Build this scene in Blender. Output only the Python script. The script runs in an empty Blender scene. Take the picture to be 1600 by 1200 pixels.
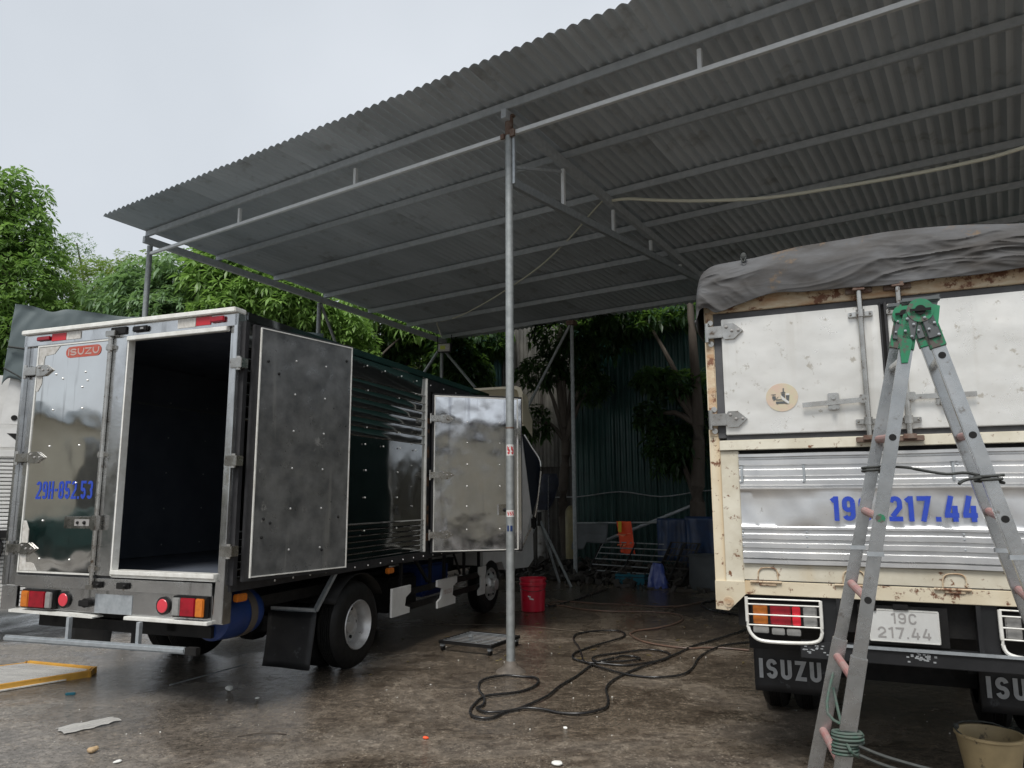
import bpy, bmesh, math, random
import numpy as np
from mathutils import Vector, Matrix, noise
random.seed(7); rng = np.random.default_rng(5)
rad = math.radians
scene = bpy.context.scene
col = scene.collection

# ------------------------------------------------------------------ camera
FPX, PITCH, ROLL, CAMH = 1149.37, rad(8.7394), rad(-.19376), 1.5
fwd = Vector((0, math.cos(PITCH), math.sin(PITCH))); up = Vector((0, -math.sin(PITCH), math.cos(PITCH))); rt = Vector((1, 0, 0))
crt = rt*math.cos(ROLL)+up*math.sin(ROLL); cup = -rt*math.sin(ROLL)+up*math.cos(ROLL)
cd = bpy.data.cameras.new('camera'); cam = bpy.data.objects.new('camera', cd); col.objects.link(cam)
cd.sensor_width = 36; cd.lens = 36*FPX/1600; cd.clip_end = 1000; cd.clip_start = .05
mw = Matrix((crt, cup, -fwd)).transposed().to_4x4(); mw.translation = (0, 0, CAMH); cam.matrix_world = mw
scene.camera = cam
# ------------------------------------------------------------------ sky, sun, exposure
SUN_EL, SUN_AZ = 58, 205          # azimuth: where the sun stands, measured clockwise from +Y
world = bpy.data.worlds.new("World"); scene.world = world; world.use_nodes = True
nt = world.node_tree; nt.nodes.clear()
wo = nt.nodes.new('ShaderNodeOutputWorld'); bg = nt.nodes.new('ShaderNodeBackground')
sky = nt.nodes.new('ShaderNodeTexSky'); sky.sky_type = 'NISHITA'; sky.sun_disc = False
sky.sun_elevation = rad(SUN_EL); sky.sun_rotation = rad(SUN_AZ); sky.air_density = 1; sky.dust_density = 5; sky.ozone_density = 1
tc = nt.nodes.new('ShaderNodeTexCoord'); nz = nt.nodes.new('ShaderNodeTexNoise'); nz.inputs['Scale'].default_value = 1.6; nz.inputs['Detail'].default_value = 5; nz.inputs['Roughness'].default_value = .45
cr = nt.nodes.new('ShaderNodeValToRGB'); cr.color_ramp.elements[0].position = .3; cr.color_ramp.elements[1].position = .72
cr.color_ramp.elements[0].color = (2.6, 2.8, 3.02, 1); cr.color_ramp.elements[1].color = (3.5, 3.68, 3.9, 1)
mx = nt.nodes.new('ShaderNodeMixRGB'); mx.inputs[0].default_value = .93
nt.links.new(tc.outputs['Generated'], nz.inputs['Vector']); nt.links.new(nz.outputs['Fac'], cr.inputs[0])
nt.links.new(sky.outputs[0], mx.inputs[1]); nt.links.new(cr.outputs[0], mx.inputs[2]); nt.links.new(mx.outputs[0], bg.inputs[0])
bg.inputs[1].default_value = .1; nt.links.new(bg.outputs[0], wo.inputs[0])
sd = bpy.data.lights.new('sun', 'SUN'); sun = bpy.data.objects.new('sun', sd); col.objects.link(sun)
sd.energy = 1.5; sd.angle = rad(22); sd.color = (1, .97, .93)
dz = Vector((math.sin(rad(SUN_AZ))*math.cos(rad(SUN_EL)), math.cos(rad(SUN_AZ))*math.cos(rad(SUN_EL)), math.sin(rad(SUN_EL))))
sun.rotation_euler = dz.to_track_quat('Z', 'Y').to_euler()
scene.view_settings.view_transform = 'Standard'; scene.view_settings.look = 'None'; scene.view_settings.gamma = 1
scene.view_settings.use_curve_mapping = False; scene.view_settings.exposure = 1.15
scene.render.engine = 'CYCLES'; scene.cycles.max_bounces = 8

# ------------------------------------------------------------------ materials
def mat(name, c1, c2=None, scale=6, rough=(.5, .5), metal=0, bump=0, bscale=30, stain=None, streak=None, spec=.5, stretch=(1, 1, 1), bdist=.01, dent=None, coat=0):
    """c1/c2 noise mix; rough range by noise; stain=(colour, scale, threshold); streak=(colour, scale, threshold): vertical streaks"""
    m = bpy.data.materials.new(name); m.use_nodes = True; N = m.node_tree.nodes; L = m.node_tree.links
    p = N['Principled BSDF']; tc = N.new('ShaderNodeTexCoord'); oi = N.new('ShaderNodeObjectInfo')
    ml = N.new('ShaderNodeMath'); ml.operation = 'MULTIPLY'; ml.inputs[1].default_value = 13.7; L.new(oi.outputs['Random'], ml.inputs[0])
    va = N.new('ShaderNodeVectorMath'); va.operation = 'ADD'; L.new(tc.outputs['Object'], va.inputs[0]); L.new(ml.outputs[0], va.inputs[1])
    def noi(sc, det=5, st=(1, 1, 1), r=.6):
        mp = N.new('ShaderNodeMapping'); mp.inputs['Scale'].default_value = st; L.new(va.outputs[0], mp.inputs[0])
        n = N.new('ShaderNodeTexNoise'); n.inputs['Scale'].default_value = sc; n.inputs['Detail'].default_value = det; n.inputs['Roughness'].default_value = r
        L.new(mp.outputs[0], n.inputs['Vector']); return n.outputs['Fac']
    def ramp(s, a, b):
        r = N.new('ShaderNodeMapRange'); r.inputs[1].default_value = a; r.inputs[2].default_value = b; r.clamp = True; L.new(s, r.inputs[0]); return r.outputs[0]
    def mix(f, a, b):
        x = N.new('ShaderNodeMixRGB'); L.new(f, x.inputs[0])
        for i, v in ((1, a), (2, b)):
            if isinstance(v, tuple): x.inputs[i].default_value = (*v, 1)
            else: L.new(v, x.inputs[i])
        return x.outputs[0]
    f = noi(scale, 6, stretch)
    c = c1
    if c2: c = mix(ramp(f, .35, .68), c1, c2)
    if streak: c = mix(ramp(noi(streak[1], 4, (1, 1, .07)), streak[2], streak[2]+.13), c, streak[0])
    if stain: c = mix(ramp(noi(stain[1], 7, r=.7), stain[2], stain[2]+.06), c, stain[0])
    hs = N.new('ShaderNodeHueSaturation'); vr = N.new('ShaderNodeMapRange'); vr.inputs[3].default_value = .9; vr.inputs[4].default_value = 1.08; L.new(oi.outputs['Random'], vr.inputs[0]); L.new(vr.outputs[0], hs.inputs['Value'])
    if isinstance(c, tuple): hs.inputs['Color'].default_value = (*c, 1)
    else: L.new(c, hs.inputs['Color'])
    L.new(hs.outputs[0], p.inputs['Base Color'])
    p.inputs['Metallic'].default_value = metal; p.inputs['Specular IOR Level'].default_value = spec; p.inputs['Coat Weight'].default_value = coat
    if rough[0] != rough[1]:
        r = N.new('ShaderNodeMapRange'); r.inputs[1].default_value = .3; r.inputs[2].default_value = .7; r.inputs[3].default_value = rough[0]; r.inputs[4].default_value = rough[1]
        L.new(noi(scale*1.7, 6, stretch), r.inputs[0]); L.new(r.outputs[0], p.inputs['Roughness'])
    else: p.inputs['Roughness'].default_value = rough[0]
    last = None
    if dent:
        b = N.new('ShaderNodeBump'); b.inputs['Strength'].default_value = dent[1]; b.inputs['Distance'].default_value = .05
        L.new(noi(dent[0], 1.5), b.inputs['Height']); last = b.outputs[0]
    if bump:
        b = N.new('ShaderNodeBump'); b.inputs['Strength'].default_value = bump; b.inputs['Distance'].default_value = bdist
        L.new(noi(bscale, 5, stretch), b.inputs['Height'])
        if last: L.new(last, b.inputs['Normal'])
        last = b.outputs[0]
    if last: L.new(last, p.inputs['Normal'])
    return m
M = {}
M['steel'] = mat('brushed stainless', (.74, .75, .75), (.52, .52, .52), 4, (.12, .3), 1, .05, 60, stain=((.3, .27, .22), 9, .66), streak=((.25, .25, .24), 9, .6))
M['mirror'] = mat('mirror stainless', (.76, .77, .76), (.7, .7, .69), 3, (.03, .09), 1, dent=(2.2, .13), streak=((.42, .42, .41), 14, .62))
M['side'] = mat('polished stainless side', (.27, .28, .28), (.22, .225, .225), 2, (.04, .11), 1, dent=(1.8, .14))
M['brightsteel'] = mat('hazy stainless door', (.82, .83, .85), (.7, .71, .73), 3, (.06, .26), 1, dent=(2.8, .42), bump=.04, bscale=90, streak=((.5, .51, .54), 11, .58))
M['trim'] = mat('pale aluminium trim', (.82, .82, .78), (.66, .65, .6), 12, (.25, .4), .15, stain=((.4, .34, .26), 25, .64))
M['galv'] = mat('galvanised steel', (.44, .47, .49), (.33, .36, .38), 22, (.4, .6), .5, .03, 80, stain=((.25, .2, .16), 14, .72))
M['pipe'] = mat('weathered galvanised pipe', (.34, .36, .36), (.24, .26, .26), 16, (.45, .65), .45, .08, 70, stain=((.22, .11, .06), 9, .7))
M['rustpipe'] = mat('rusty joint', (.13, .07, .05), (.2, .16, .13), 30, (.7, .9), .1, .2, 60)
M['beam'] = mat('grey painted beam', (.47, .5, .52), (.37, .4, .42), 14, (.5, .7), .3, .05, 60, stain=((.15, .09, .06), 8, .72))
M['alu'] = mat('light aluminium section', (.72, .74, .74), (.62, .64, .64), 10, (.35, .5), .2, .03, 60, stain=((.3, .27, .22), 22, .68))
M['roof'] = mat('grey corrugated roofing', (.5, .545, .58), (.4, .44, .47), 2.5, (.5, .65), .15, .03, 40, streak=((.33, .35, .36), 3, .58), stretch=(1, .2, 1))
M['darkframe'] = mat('black rubber gasket', (.016, .016, .018), (.03, .03, .032), 12, (.5, .7), 0)
M['greygasket'] = mat('grey rubber gasket', (.075, .077, .08), (.05, .05, .055), 9, (.5, .7), 0, .1, 40)
M['inner'] = mat('dark lined interior', (.085, .097, .12), (.06, .07, .09), 3, (.4, .6), 0, spec=.35)
M['innerdoor'] = mat('scuffed grey door lining', (.22, .225, .225), (.1, .105, .107), 5.5, (.22, .5), .55, .08, 40, stain=((.36, .36, .35), 4.5, .63), streak=((.28, .28, .27), 7, .62), dent=(3, .25))
M['black'] = mat('black chassis paint', (.006, .006, .0065), (.015, .014, .013), 8, (.45, .7), 0, .1, 50, spec=.3)
M['rubber'] = mat('tyre rubber', (.007, .007, .007), (.014, .0135, .013), 10, (.45, .7), 0, .1, 80, spec=.35)
M['flap'] = mat('black mudflap', (.012, .013, .014), (.024, .024, .026), 4, (.35, .6), 0, .04, 20, stain=((.06, .064, .07), 6, .62), spec=.35)
M['rim'] = mat('silver wheel paint', (.58, .58, .57), (.42, .41, .4), 9, (.25, .45), .5, stain=((.15, .11, .08), 14, .66))
M['creamp'] = mat('weathered cream paint', (.63, .6, .5), (.5, .46, .36), 6, (.4, .6), 0, .06, 50, stain=((.16, .07, .03), 20, .59), streak=((.54, .46, .32), 3.5, .57))
M['creamr'] = mat('rust streaked cream paint', (.66, .6, .46), (.58, .5, .36), 5, (.45, .65), 0, .08, 50, stain=((.15, .06, .03), 18, .57), streak=((.54, .4, .23), 3.2, .56))
M['rust'] = mat('rusty cream beam', (.58, .5, .36), (.4, .24, .13), 9, (.6, .8), 0, .2, 60, stain=((.17, .075, .04), 13, .54), stretch=(1, 1, 2.5))
M['alupanel'] = mat('dented aluminium sheet', (.72, .71, .67), (.82, .81, .77), 3, (.25, .4), .5, .12, 22, stain=((.5, .47, .41), 16, .6), streak=((.66, .64, .59), 6, .56), dent=(5, .22), bdist=.004)
M['aluribs'] = mat('pressed aluminium ribs', (.5, .51, .52), (.66, .66, .65), 4, (.26, .4), .75, .02, 30, stain=((.32, .3, .27), 8, .66), dent=(3, .1))
M['tarpg'] = mat('grey tarpaulin', (.1, .102, .106), (.05, .046, .042), 3.5, (.6, .8), 0, .2, 9, spec=.25, stain=((.14, .1, .065), 3, .6), stretch=(1, 1, 3))
M['tarpgreen'] = mat('green grey tarpaulin', (.10, .13, .135), (.075, .1, .105), 3, (.5, .7), 0, .1, 12)
M['white'] = mat('white truck paint', (.72, .72, .7), (.6, .6, .58), 5, (.35, .5), 0, stain=((.3, .28, .25), 10, .7))
M['cream'] = mat('cream plastic fairing', (.8, .72, .54), (.74, .65, .48), 3, (.4, .5), 0)
M['blue'] = mat('blue lettering', (.015, .05, .42), (.03, .07, .38), 30, (.4, .5))
M['greylet'] = mat('grey lettering', (.3, .29, .28), None, 5, (.5, .5))
M['palelet'] = mat('pale grey lettering', (.4, .42, .43), (.3, .31, .32), 22, (.5, .6))
M['redlet'] = mat('faded red sticker', (.42, .06, .035), (.38, .12, .09), 20, (.5, .6))
M['oldlet'] = mat('greyish pink lettering', (.42, .32, .29), None, 20, (.5, .6))
M['amber'] = mat('amber lens', (.55, .17, .02), (.42, .12, .02), 40, (.15, .25), 0)
M['redlens'] = mat('red lens', (.32, .008, .02), (.2, .005, .012), 20, (.12, .2), 0)
M['redbright'] = mat('bright red lens', (.7, .02, .04), None, 20, (.12, .2), 0)
M['clearlens'] = mat('grey clear lens', (.33, .33, .32), (.25, .25, .24), 30, (.15, .25), .2)
M['redrefl'] = mat('pinkish red reflector', (.6, .05, .07), None, 20, (.3, .3), 0)
M['redtape'] = mat('red marker tape', (.5, .02, .03), None, 20, (.35, .4), 0)
M['whitetape'] = mat('silver white tape', (.6, .59, .56), (.4, .38, .34), 30, (.35, .5), 0)
M['chrome'] = mat('worn chrome fitting', (.56, .55, .52), (.36, .34, .31), 9, (.18, .34), 1, stain=((.16, .12, .09), 18, .6))
M['plate'] = mat('white number plate', (.66, .67, .65), (.58, .58, .56), 8, (.4, .5), 0)
M['barrel'] = mat('blue plastic barrel', (.008, .035, .16), (.012, .028, .1), 4, (.35, .5), 0)
M['strap'] = mat('brown strap', (.09, .075, .06), None, 4, (.7, .7))
M['ladder'] = mat('scratched aluminium ladder', (.52, .53, .53), (.38, .39, .39), 7, (.16, .36), .95, .05, 60, stain=((.26, .24, .22), 13, .62))
M['greenp'] = mat('chipped green plastic', (.015, .22, .1), (.02, .16, .08), 12, (.4, .6), 0, stain=((.1, .085, .075), 14, .51))
M['rungpink'] = mat('pink painted rung', (.36, .16, .15), (.33, .24, .22), 22, (.5, .6), .1)
M['hole'] = mat('dark hole', (.008, .008, .008), None, 5, (.9, .9))
M['rope'] = mat('dark cord', (.03, .033, .032), (.05, .055, .05), 40, (.7, .8), 0, .2, 120)
M['ropegreen'] = mat('green grey cord', (.05, .1, .075), (.09, .1, .09), 50, (.7, .8), 0, .2, 120)
M['hose'] = mat('wet black hose', (.012, .012, .013), (.022, .021, .02), 12, (.2, .35), 0)
M['hosebrown'] = mat('brown muddy hose', (.17, .10, .07), (.1, .07, .055), 6, (.3, .45), 0)
M['redplastic'] = mat('red plastic bucket', (.5, .012, .035), (.42, .01, .03), 5, (.25, .4), 0)
M['tan'] = mat('dirty tan plastic', (.4, .31, .17), (.28, .22, .12), 6, (.45, .6), 0, stain=((.1, .08, .05), 7, .6))
M['yellow'] = mat('worn yellow frame', (.62, .34, .05), (.5, .26, .04), 12, (.45, .6), 0, stain=((.15, .1, .05), 14, .62))
M['dullpanel'] = mat('dirty pale panel', (.34, .335, .32), (.48, .47, .44), 3, (.15, .4), .1, stretch=(1, 4, 1))
M['orange'] = mat('orange vest fabric', (.95, .12, .03), (.85, .08, .03), 8, (.6, .7), 0, .1, 30)
M['vestband'] = mat('vest reflective band', (.8, .25, .12), None, 8, (.5, .6))
M['vestyellow'] = mat('vest yellow trim', (.7, .55, .05), None, 8, (.5, .6))
M['bluetarp'] = mat('dark blue plastic sheet', (.015, .045, .12), (.02, .03, .06), 5, (.3, .5), 0, .3, 12)
M['bluebag'] = mat('blue plastic bag', (.025, .05, .22), (.08, .11, .32), 9, (.25, .4), 0, .3, 12)
M['teal'] = mat('teal plastic crate', (.01, .12, .17), None, 9, (.4, .5), 0)
M['greysheet'] = mat('grey board', (.1, .11, .115), (.07, .078, .08), 4, (.6, .7))
M['yellowcyl'] = mat('olive yellow cylinder', (.22, .19, .09), (.15, .13, .07), 9, (.45, .6), .1)
M['whitepost'] = mat('flaking white post', (.33, .32, .3), (.2, .19, .17), 8, (.6, .8), 0, stain=((.08, .06, .05), 8, .58))
M['cloth'] = mat('dark navy cloth', (.02, .025, .045), (.012, .014, .02), 9, (.7, .8), 0, .2, 20)
M['litterw'] = mat('white litter', (.7, .7, .66), None, 9, (.6, .6))
M['stone'] = mat('tan stone', (.5, .36, .2), (.4, .28, .16), 15, (.7, .8), 0, .3, 40)
M['leaflitter'] = mat('fallen leaves', (.12, .1, .03), (.06, .035, .02), 3, (.5, .7))
M['debris'] = mat('dark rubbish', (.035, .03, .026), (.06, .055, .045), 4, (.6, .8))
M['bark'] = mat('brown bark', (.055, .042, .032), (.09, .075, .06), 9, (.8, .9), 0, .4, 30, stretch=(1, 1, .3))
M['fgreen'] = mat('dark green sheet metal', (.011, .05, .042), (.008, .035, .03), 2, (.28, .5), .1, streak=((.02, .06, .052), 8, .6))
M['fgrey'] = mat('grey corrugated sheet', (.125, .12, .105), (.07, .068, .06), 3, (.5, .7), .2, streak=((.04, .036, .03), 9, .55))
M['fteal'] = mat('teal corrugated sheet', (.06, .15, .16), (.05, .12, .12), 3, (.45, .6), .1)
M['beige'] = mat('beige rendered wall', (.62, .57, .46), (.54, .49, .39), .6, (.8, .9))
M['darkglass'] = mat('dark glass', (.012, .016, .025), None, 3, (.06, .06), 0)
M['led'] = mat('yellow led chip', (.6, .65, .1), None, 3, (.3, .3))
M['cable'] = mat('cream plastic conduit', (.62, .61, .5), None, 3, (.5, .5))
M['cablegrey'] = mat('grey wire', (.27, .28, .28), None, 3, (.5, .5))
M['rivet'] = mat('bright rivets', (.55, .55, .53), None, 3, (.3, .3), .5)
M['concrete'] = mat('cast concrete', (.13, .11, .09), (.07, .06, .05), 14, (.5, .7), 0, .6, 40)
M['rustspot'] = mat('brown rust patches', (.22, .11, .05), (.05, .04, .035), 14, (.6, .8))

def ground_mat():
    m = bpy.data.materials.new('wet concrete yard'); m.use_nodes = True; N = m.node_tree.nodes; L = m.node_tree.links; p = N['Principled BSDF']
    tc = N.new('ShaderNodeTexCoord')
    def noi(sc, det=6, r=.6, st=(1, 1, 1), dist=0, rz=0):
        mp = N.new('ShaderNodeMapping'); mp.inputs['Scale'].default_value = st; mp.inputs['Rotation'].default_value = (0, 0, rz); L.new(tc.outputs['Object'], mp.inputs[0])
        n = N.new('ShaderNodeTexNoise'); n.inputs['Scale'].default_value = sc; n.inputs['Detail'].default_value = det; n.inputs['Roughness'].default_value = r; n.inputs['Distortion'].default_value = dist
        L.new(mp.outputs[0], n.inputs['Vector']); return n.outputs['Fac']
    def rmp(s, a, b, c=0, d=1):
        r = N.new('ShaderNodeMapRange'); r.inputs[1].default_value = a; r.inputs[2].default_value = b; r.inputs[3].default_value = c; r.inputs[4].default_value = d; L.new(s, r.inputs[0]); return r.outputs[0]
    def mix(f, a, b, t='MIX'):
        x = N.new('ShaderNodeMixRGB'); x.blend_type = t
        if isinstance(f, float): x.inputs[0].default_value = f
        else: L.new(f, x.inputs[0])
        for i, v in ((1, a), (2, b)):
            if isinstance(v, tuple): x.inputs[i].default_value = (*v, 1)
            else: L.new(v, x.inputs[i])
        return x.outputs[0]
    def mul(a, b):
        x = N.new('ShaderNodeMath'); x.operation = 'MULTIPLY'; L.new(a, x.inputs[0])
        if isinstance(b, float): x.inputs[1].default_value = b
        else: L.new(b, x.inputs[1])
        return x.outputs[0]
    c = mix(rmp(noi(.55, 8, .65, dist=.5), .38, .62), (.135, .11, .084), (.25, .208, .162))
    c = mix(rmp(noi(1.9, 8, .7, st=(1, 2.2, 1), dist=1, rz=.5), .5, .68), c, (.075, .056, .042))
    c = mix(rmp(noi(7, 8, .75), .5, .7), c, (.36, .3, .235))
    # the yard is paler and greyer towards the left
    sp = N.new('ShaderNodeSeparateXYZ'); L.new(tc.outputs['Object'], sp.inputs[0])
    ad = N.new('ShaderNodeMath'); ad.operation = 'ADD'; L.new(sp.outputs[0], ad.inputs[0]); L.new(rmp(noi(.9, 5), 0, 1, -1.1, 1.1), ad.inputs[1])
    left = rmp(ad.outputs[0], -.9, -2.9)
    c = mix(mul(left, .8), c, mix(rmp(noi(2.5, 7, .7), .4, .62), (.2, .195, .185), (.33, .31, .285)))
    vo = N.new('ShaderNodeTexVoronoi'); vo.inputs['Scale'].default_value = 42; L.new(tc.outputs['Object'], vo.inputs['Vector'])
    peb = rmp(vo.outputs['Distance'], .36, .16)
    c = mix(mul(peb, rmp(noi(3.5, 5), .4, .56)), c, (.42, .37, .3))
    c = mix(rmp(noi(38, 4, .75), .56, .66), c, (.035, .028, .022))
    c = mix(rmp(noi(24, 5, .8, st=(1, 1.6, 1)), .6, .68), c, (.42, .36, .28))
    gr = N.new('ShaderNodeMixRGB'); gr.blend_type = 'MULTIPLY'; gr.inputs[0].default_value = 1; L.new(c, gr.inputs[1]); L.new(rmp(noi(17, 8, .85), .36, .64, .45, 1.45), gr.inputs[2]); c = gr.outputs[0]
    # hosed-down area: puddles, thickest on the washing floor in the middle of the yard
    dv = N.new('ShaderNodeVectorMath'); dv.operation = 'DISTANCE'; L.new(tc.outputs['Object'], dv.inputs[0]); dv.inputs[1].default_value = (.6, 9.5, 0)
    wn = N.new('ShaderNodeMath'); wn.operation = 'ADD'; L.new(noi(.5, 7, .62, dist=.6), wn.inputs[0]); L.new(rmp(dv.outputs['Value'], 7.5, 2.5, 0, .13), wn.inputs[1])
    wet = rmp(wn.outputs[0], .48, .6)
    c = mix(wet, c, mix(1.0, c, (.52, .5, .48), 'MULTIPLY'))
    L.new(c, p.inputs['Base Color'])
    ro = N.new('ShaderNodeMath'); ro.operation = 'ADD'; L.new(rmp(wet, 0, 1, .46, .09), ro.inputs[0]); L.new(rmp(noi(14, 5), .3, .7, -.04, .14), ro.inputs[1]); L.new(ro.outputs[0], p.inputs['Roughness'])
    p.inputs['Specular IOR Level'].default_value = .5
    b = N.new('ShaderNodeBump'); b.inputs['Distance'].default_value = .035
    L.new(rmp(wet, 0, 1, .9, .16), b.inputs['Strength']); L.new(noi(20, 8, .75), b.inputs['Height'])
    b2 = N.new('ShaderNodeBump'); b2.inputs['Distance'].default_value = .03; b2.inputs['Strength'].default_value = .3; L.new(noi(4, 7, .7), b2.inputs['Height']); L.new(b.outputs[0], b2.inputs['Normal'])
    b3 = N.new('ShaderNodeBump'); b3.inputs['Distance'].default_value = .016; L.new(rmp(wet, 0, 1, .8, .1), b3.inputs['Strength']); L.new(noi(75, 4, .7), b3.inputs['Height']); L.new(b2.outputs[0], b3.inputs['Normal'])
    L.new(b3.outputs[0], p.inputs['Normal']); return m
M['ground'] = ground_mat()

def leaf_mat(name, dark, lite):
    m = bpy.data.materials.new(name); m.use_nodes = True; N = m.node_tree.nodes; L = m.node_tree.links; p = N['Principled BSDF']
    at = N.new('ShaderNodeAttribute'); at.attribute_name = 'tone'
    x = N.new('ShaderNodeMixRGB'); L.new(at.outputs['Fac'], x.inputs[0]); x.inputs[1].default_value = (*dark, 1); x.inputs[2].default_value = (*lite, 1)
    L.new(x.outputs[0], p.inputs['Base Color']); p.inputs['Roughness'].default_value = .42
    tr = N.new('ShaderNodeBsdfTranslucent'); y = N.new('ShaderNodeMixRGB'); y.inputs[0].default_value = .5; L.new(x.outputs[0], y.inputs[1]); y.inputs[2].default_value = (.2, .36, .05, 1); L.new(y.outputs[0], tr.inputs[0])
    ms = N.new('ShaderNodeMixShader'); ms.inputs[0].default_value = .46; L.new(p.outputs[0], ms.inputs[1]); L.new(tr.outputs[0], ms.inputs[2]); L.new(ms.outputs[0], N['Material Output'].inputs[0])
    return m
M['leafa'] = leaf_mat('mango leaves', (.07, .14, .045), (.26, .42, .11))
M['leafb'] = leaf_mat('blue green leaves', (.09, .16, .09), (.24, .37, .19))
M['leafc'] = leaf_mat('yellow green leaves', (.09, .16, .03), (.3, .36, .08))  # leaf colours up to here are lightened to stand in for haze
M['leafd'] = leaf_mat('shade darkened leaves', (.014, .038, .016), (.04, .085, .03))  # leaves darkened so the shed's shade is put into their colour

# ------------------------------------------------------------------ builders
SMALL = {'rivets', 'bolts', 'wheel_nuts', 'screw_holes', 'vent_holes', 'hinge_bolts', 'latch_bolts', 'chipped_paint', 'rust_spots', 'paint_mark', 'printed_label'}
class B:
    """collects shapes in one bmesh, then links them as one object"""
    def __init__(s): s.bm = bmesh.new()
    def box(s, x0, x1, y0, y1, z0, z1, bev=0, rot=None):
        c = Vector(((x0+x1)/2, (y0+y1)/2, (z0+z1)/2)); r = bmesh.ops.create_cube(s.bm, size=1); v = r['verts']
        for p in v:
            q = Vector((p.co.x*(x1-x0), p.co.y*(y1-y0), p.co.z*(z1-z0)))
            p.co = (rot @ q if rot else q) + c
        if bev: bmesh.ops.bevel(s.bm, geom=list({e for p in v for e in p.link_edges}), offset=bev, segments=2, affect='EDGES')
        return s
    def bar(s, a, b, w, h, bev=0):
        a, b = Vector(a), Vector(b); d = b-a; q = d.to_track_quat('Y', 'Z').to_matrix(); L = d.length; c = (a+b)/2
        r = bmesh.ops.create_cube(s.bm, size=1); v = r['verts']
        for p in v: p.co = q @ Vector((p.co.x*w, p.co.y*L, p.co.z*h)) + c
        if bev: bmesh.ops.bevel(s.bm, geom=list({e for p in v for e in p.link_edges}), offset=bev, segments=2, affect='EDGES')
        return s
    def cyl(s, a, b, r1, r2=None, n=16, caps=True):
        a, b = Vector(a), Vector(b); d = b-a; q = d.to_track_quat('Z', 'Y').to_matrix()
        r = bmesh.ops.create_cone(s.bm, cap_ends=caps, segments=n, radius1=r1, radius2=r1 if r2 is None else r2, depth=d.length)
        for p in r['verts']: p.co = q @ p.co + (a+b)/2
        return s
    def ball(s, c, r, sc=(1, 1, 1), n=10):
        g = bmesh.ops.create_uvsphere(s.bm, u_segments=n, v_segments=max(5, n//2+1), radius=r)
        for p in g['verts']: p.co = Vector((p.co.x*sc[0], p.co.y*sc[1], p.co.z*sc[2])) + Vector(c)
        return s
    def tube(s, pts, r, n=8, smooth=3):
        P = [Vector(p) for p in pts]
        if smooth > 1:
            Q = []
            for i in range(len(P)-1):
                p0, p1, p2, p3 = P[max(i-1, 0)], P[i], P[i+1], P[min(i+2, len(P)-1)]
                for k in range(smooth):
                    t = k/smooth; Q.append(.5*((2*p1)+(p2-p0)*t+(2*p0-5*p1+4*p2-p3)*t*t+(3*p1-p0-3*p2+p3)*t**3))
            Q.append(P[-1]); P = Q
        R = r if isinstance(r, (list, tuple)) else None; rings = []
        for i, p in enumerate(P):
            d = (P[min(i+1, len(P)-1)]-P[max(i-1, 0)]).normalized()
            u = d.cross(Vector((0, 0, 1)));
            if u.length < .05: u = d.cross(Vector((0, 1, 0)))
            u.normalize(); w = u.cross(d)
            rr = r if R is None else R[0]+(R[1]-R[0])*i/(len(P)-1)
            rings.append([s.bm.verts.new(p+(u*math.cos(2*math.pi*k/n)+w*math.sin(2*math.pi*k/n))*rr) for k in range(n)])
        for a, b in zip(rings, rings[1:]):
            for k in range(n): s.bm.faces.new((a[k], a[(k+1) % n], b[(k+1) % n], b[k]))
        s.bm.faces.new(rings[0]); s.bm.faces.new(rings[-1][::-1]); return s
    def lathe(s, prof, c, axis='Z', n=32, close=False):
        rings = []
        for (r, h) in prof:
            ring = []
            for k in range(n):
                a = 2*math.pi*k/n; x, y = r*math.cos(a), r*math.sin(a)
                v = {'Z': (x, y, h), 'X': (h, x, y), 'Y': (x, h, y)}[axis]; ring.append(s.bm.verts.new(Vector(v)+Vector(c)))
            rings.append(ring)
        pr = list(zip(rings, rings[1:])) + ([(rings[-1], rings[0])] if close else [])
        for a, b in pr:
            for k in range(n): s.bm.faces.new((a[k], a[(k+1) % n], b[(k+1) % n], b[k]))
        return s
    def prism(s, poly, axis, a, b):
        """poly: 2D outline; axis 'Y': (x,z) outline from y=a to b; 'X': (y,z); 'Z': (x,y)"""
        f = {'Y': lambda p, t: (p[0], t, p[1]), 'X': lambda p, t: (t, p[0], p[1]), 'Z': lambda p, t: (p[0], p[1], t)}[axis]
        A = [s.bm.verts.new(f(p, a)) for p in poly]; Z = [s.bm.verts.new(f(p, b)) for p in poly]; n = len(poly)
        s.bm.faces.new(A); s.bm.faces.new(Z[::-1])
        for i in range(n): s.bm.faces.new((A[i], A[(i+1) % n], Z[(i+1) % n], Z[i]))
        return s
    def grid(s, fn, nu, nv, closeu=False):
        V = [[s.bm.verts.new(fn(i/nu, j/nv)) for j in range(nv+1)] for i in range(nu+1)]
        for i in range(nu):
            for j in range(nv): s.bm.faces.new((V[i][j], V[i+1][j], V[i+1][j+1], V[i][j+1]))
        return s
    def out(s, name, m, parent=None, smooth=False, solid=0, xf=None, label=None):
        bm = s.bm
        if xf: bm.transform(xf)
        bmesh.ops.recalc_face_normals(bm, faces=bm.faces)
        me = bpy.data.meshes.new(name); bm.to_mesh(me); bm.free()
        me.materials.append(M[m] if isinstance(m, str) else m)
        if smooth:
            me.polygons.foreach_set('use_smooth', [True]*len(me.polygons))
            try: me.set_sharp_from_angle(angle=rad(40))
            except Exception: pass
        o = bpy.data.objects.new(name, me); col.objects.link(o)
        if parent: o.parent = parent
        if solid:
            md = o.modifiers.new('solid', 'SOLIDIFY'); md.thickness = solid
        if label: o['label'] = label
        if name in SMALL: o['kind'] = 'stuff'
        return o
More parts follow.
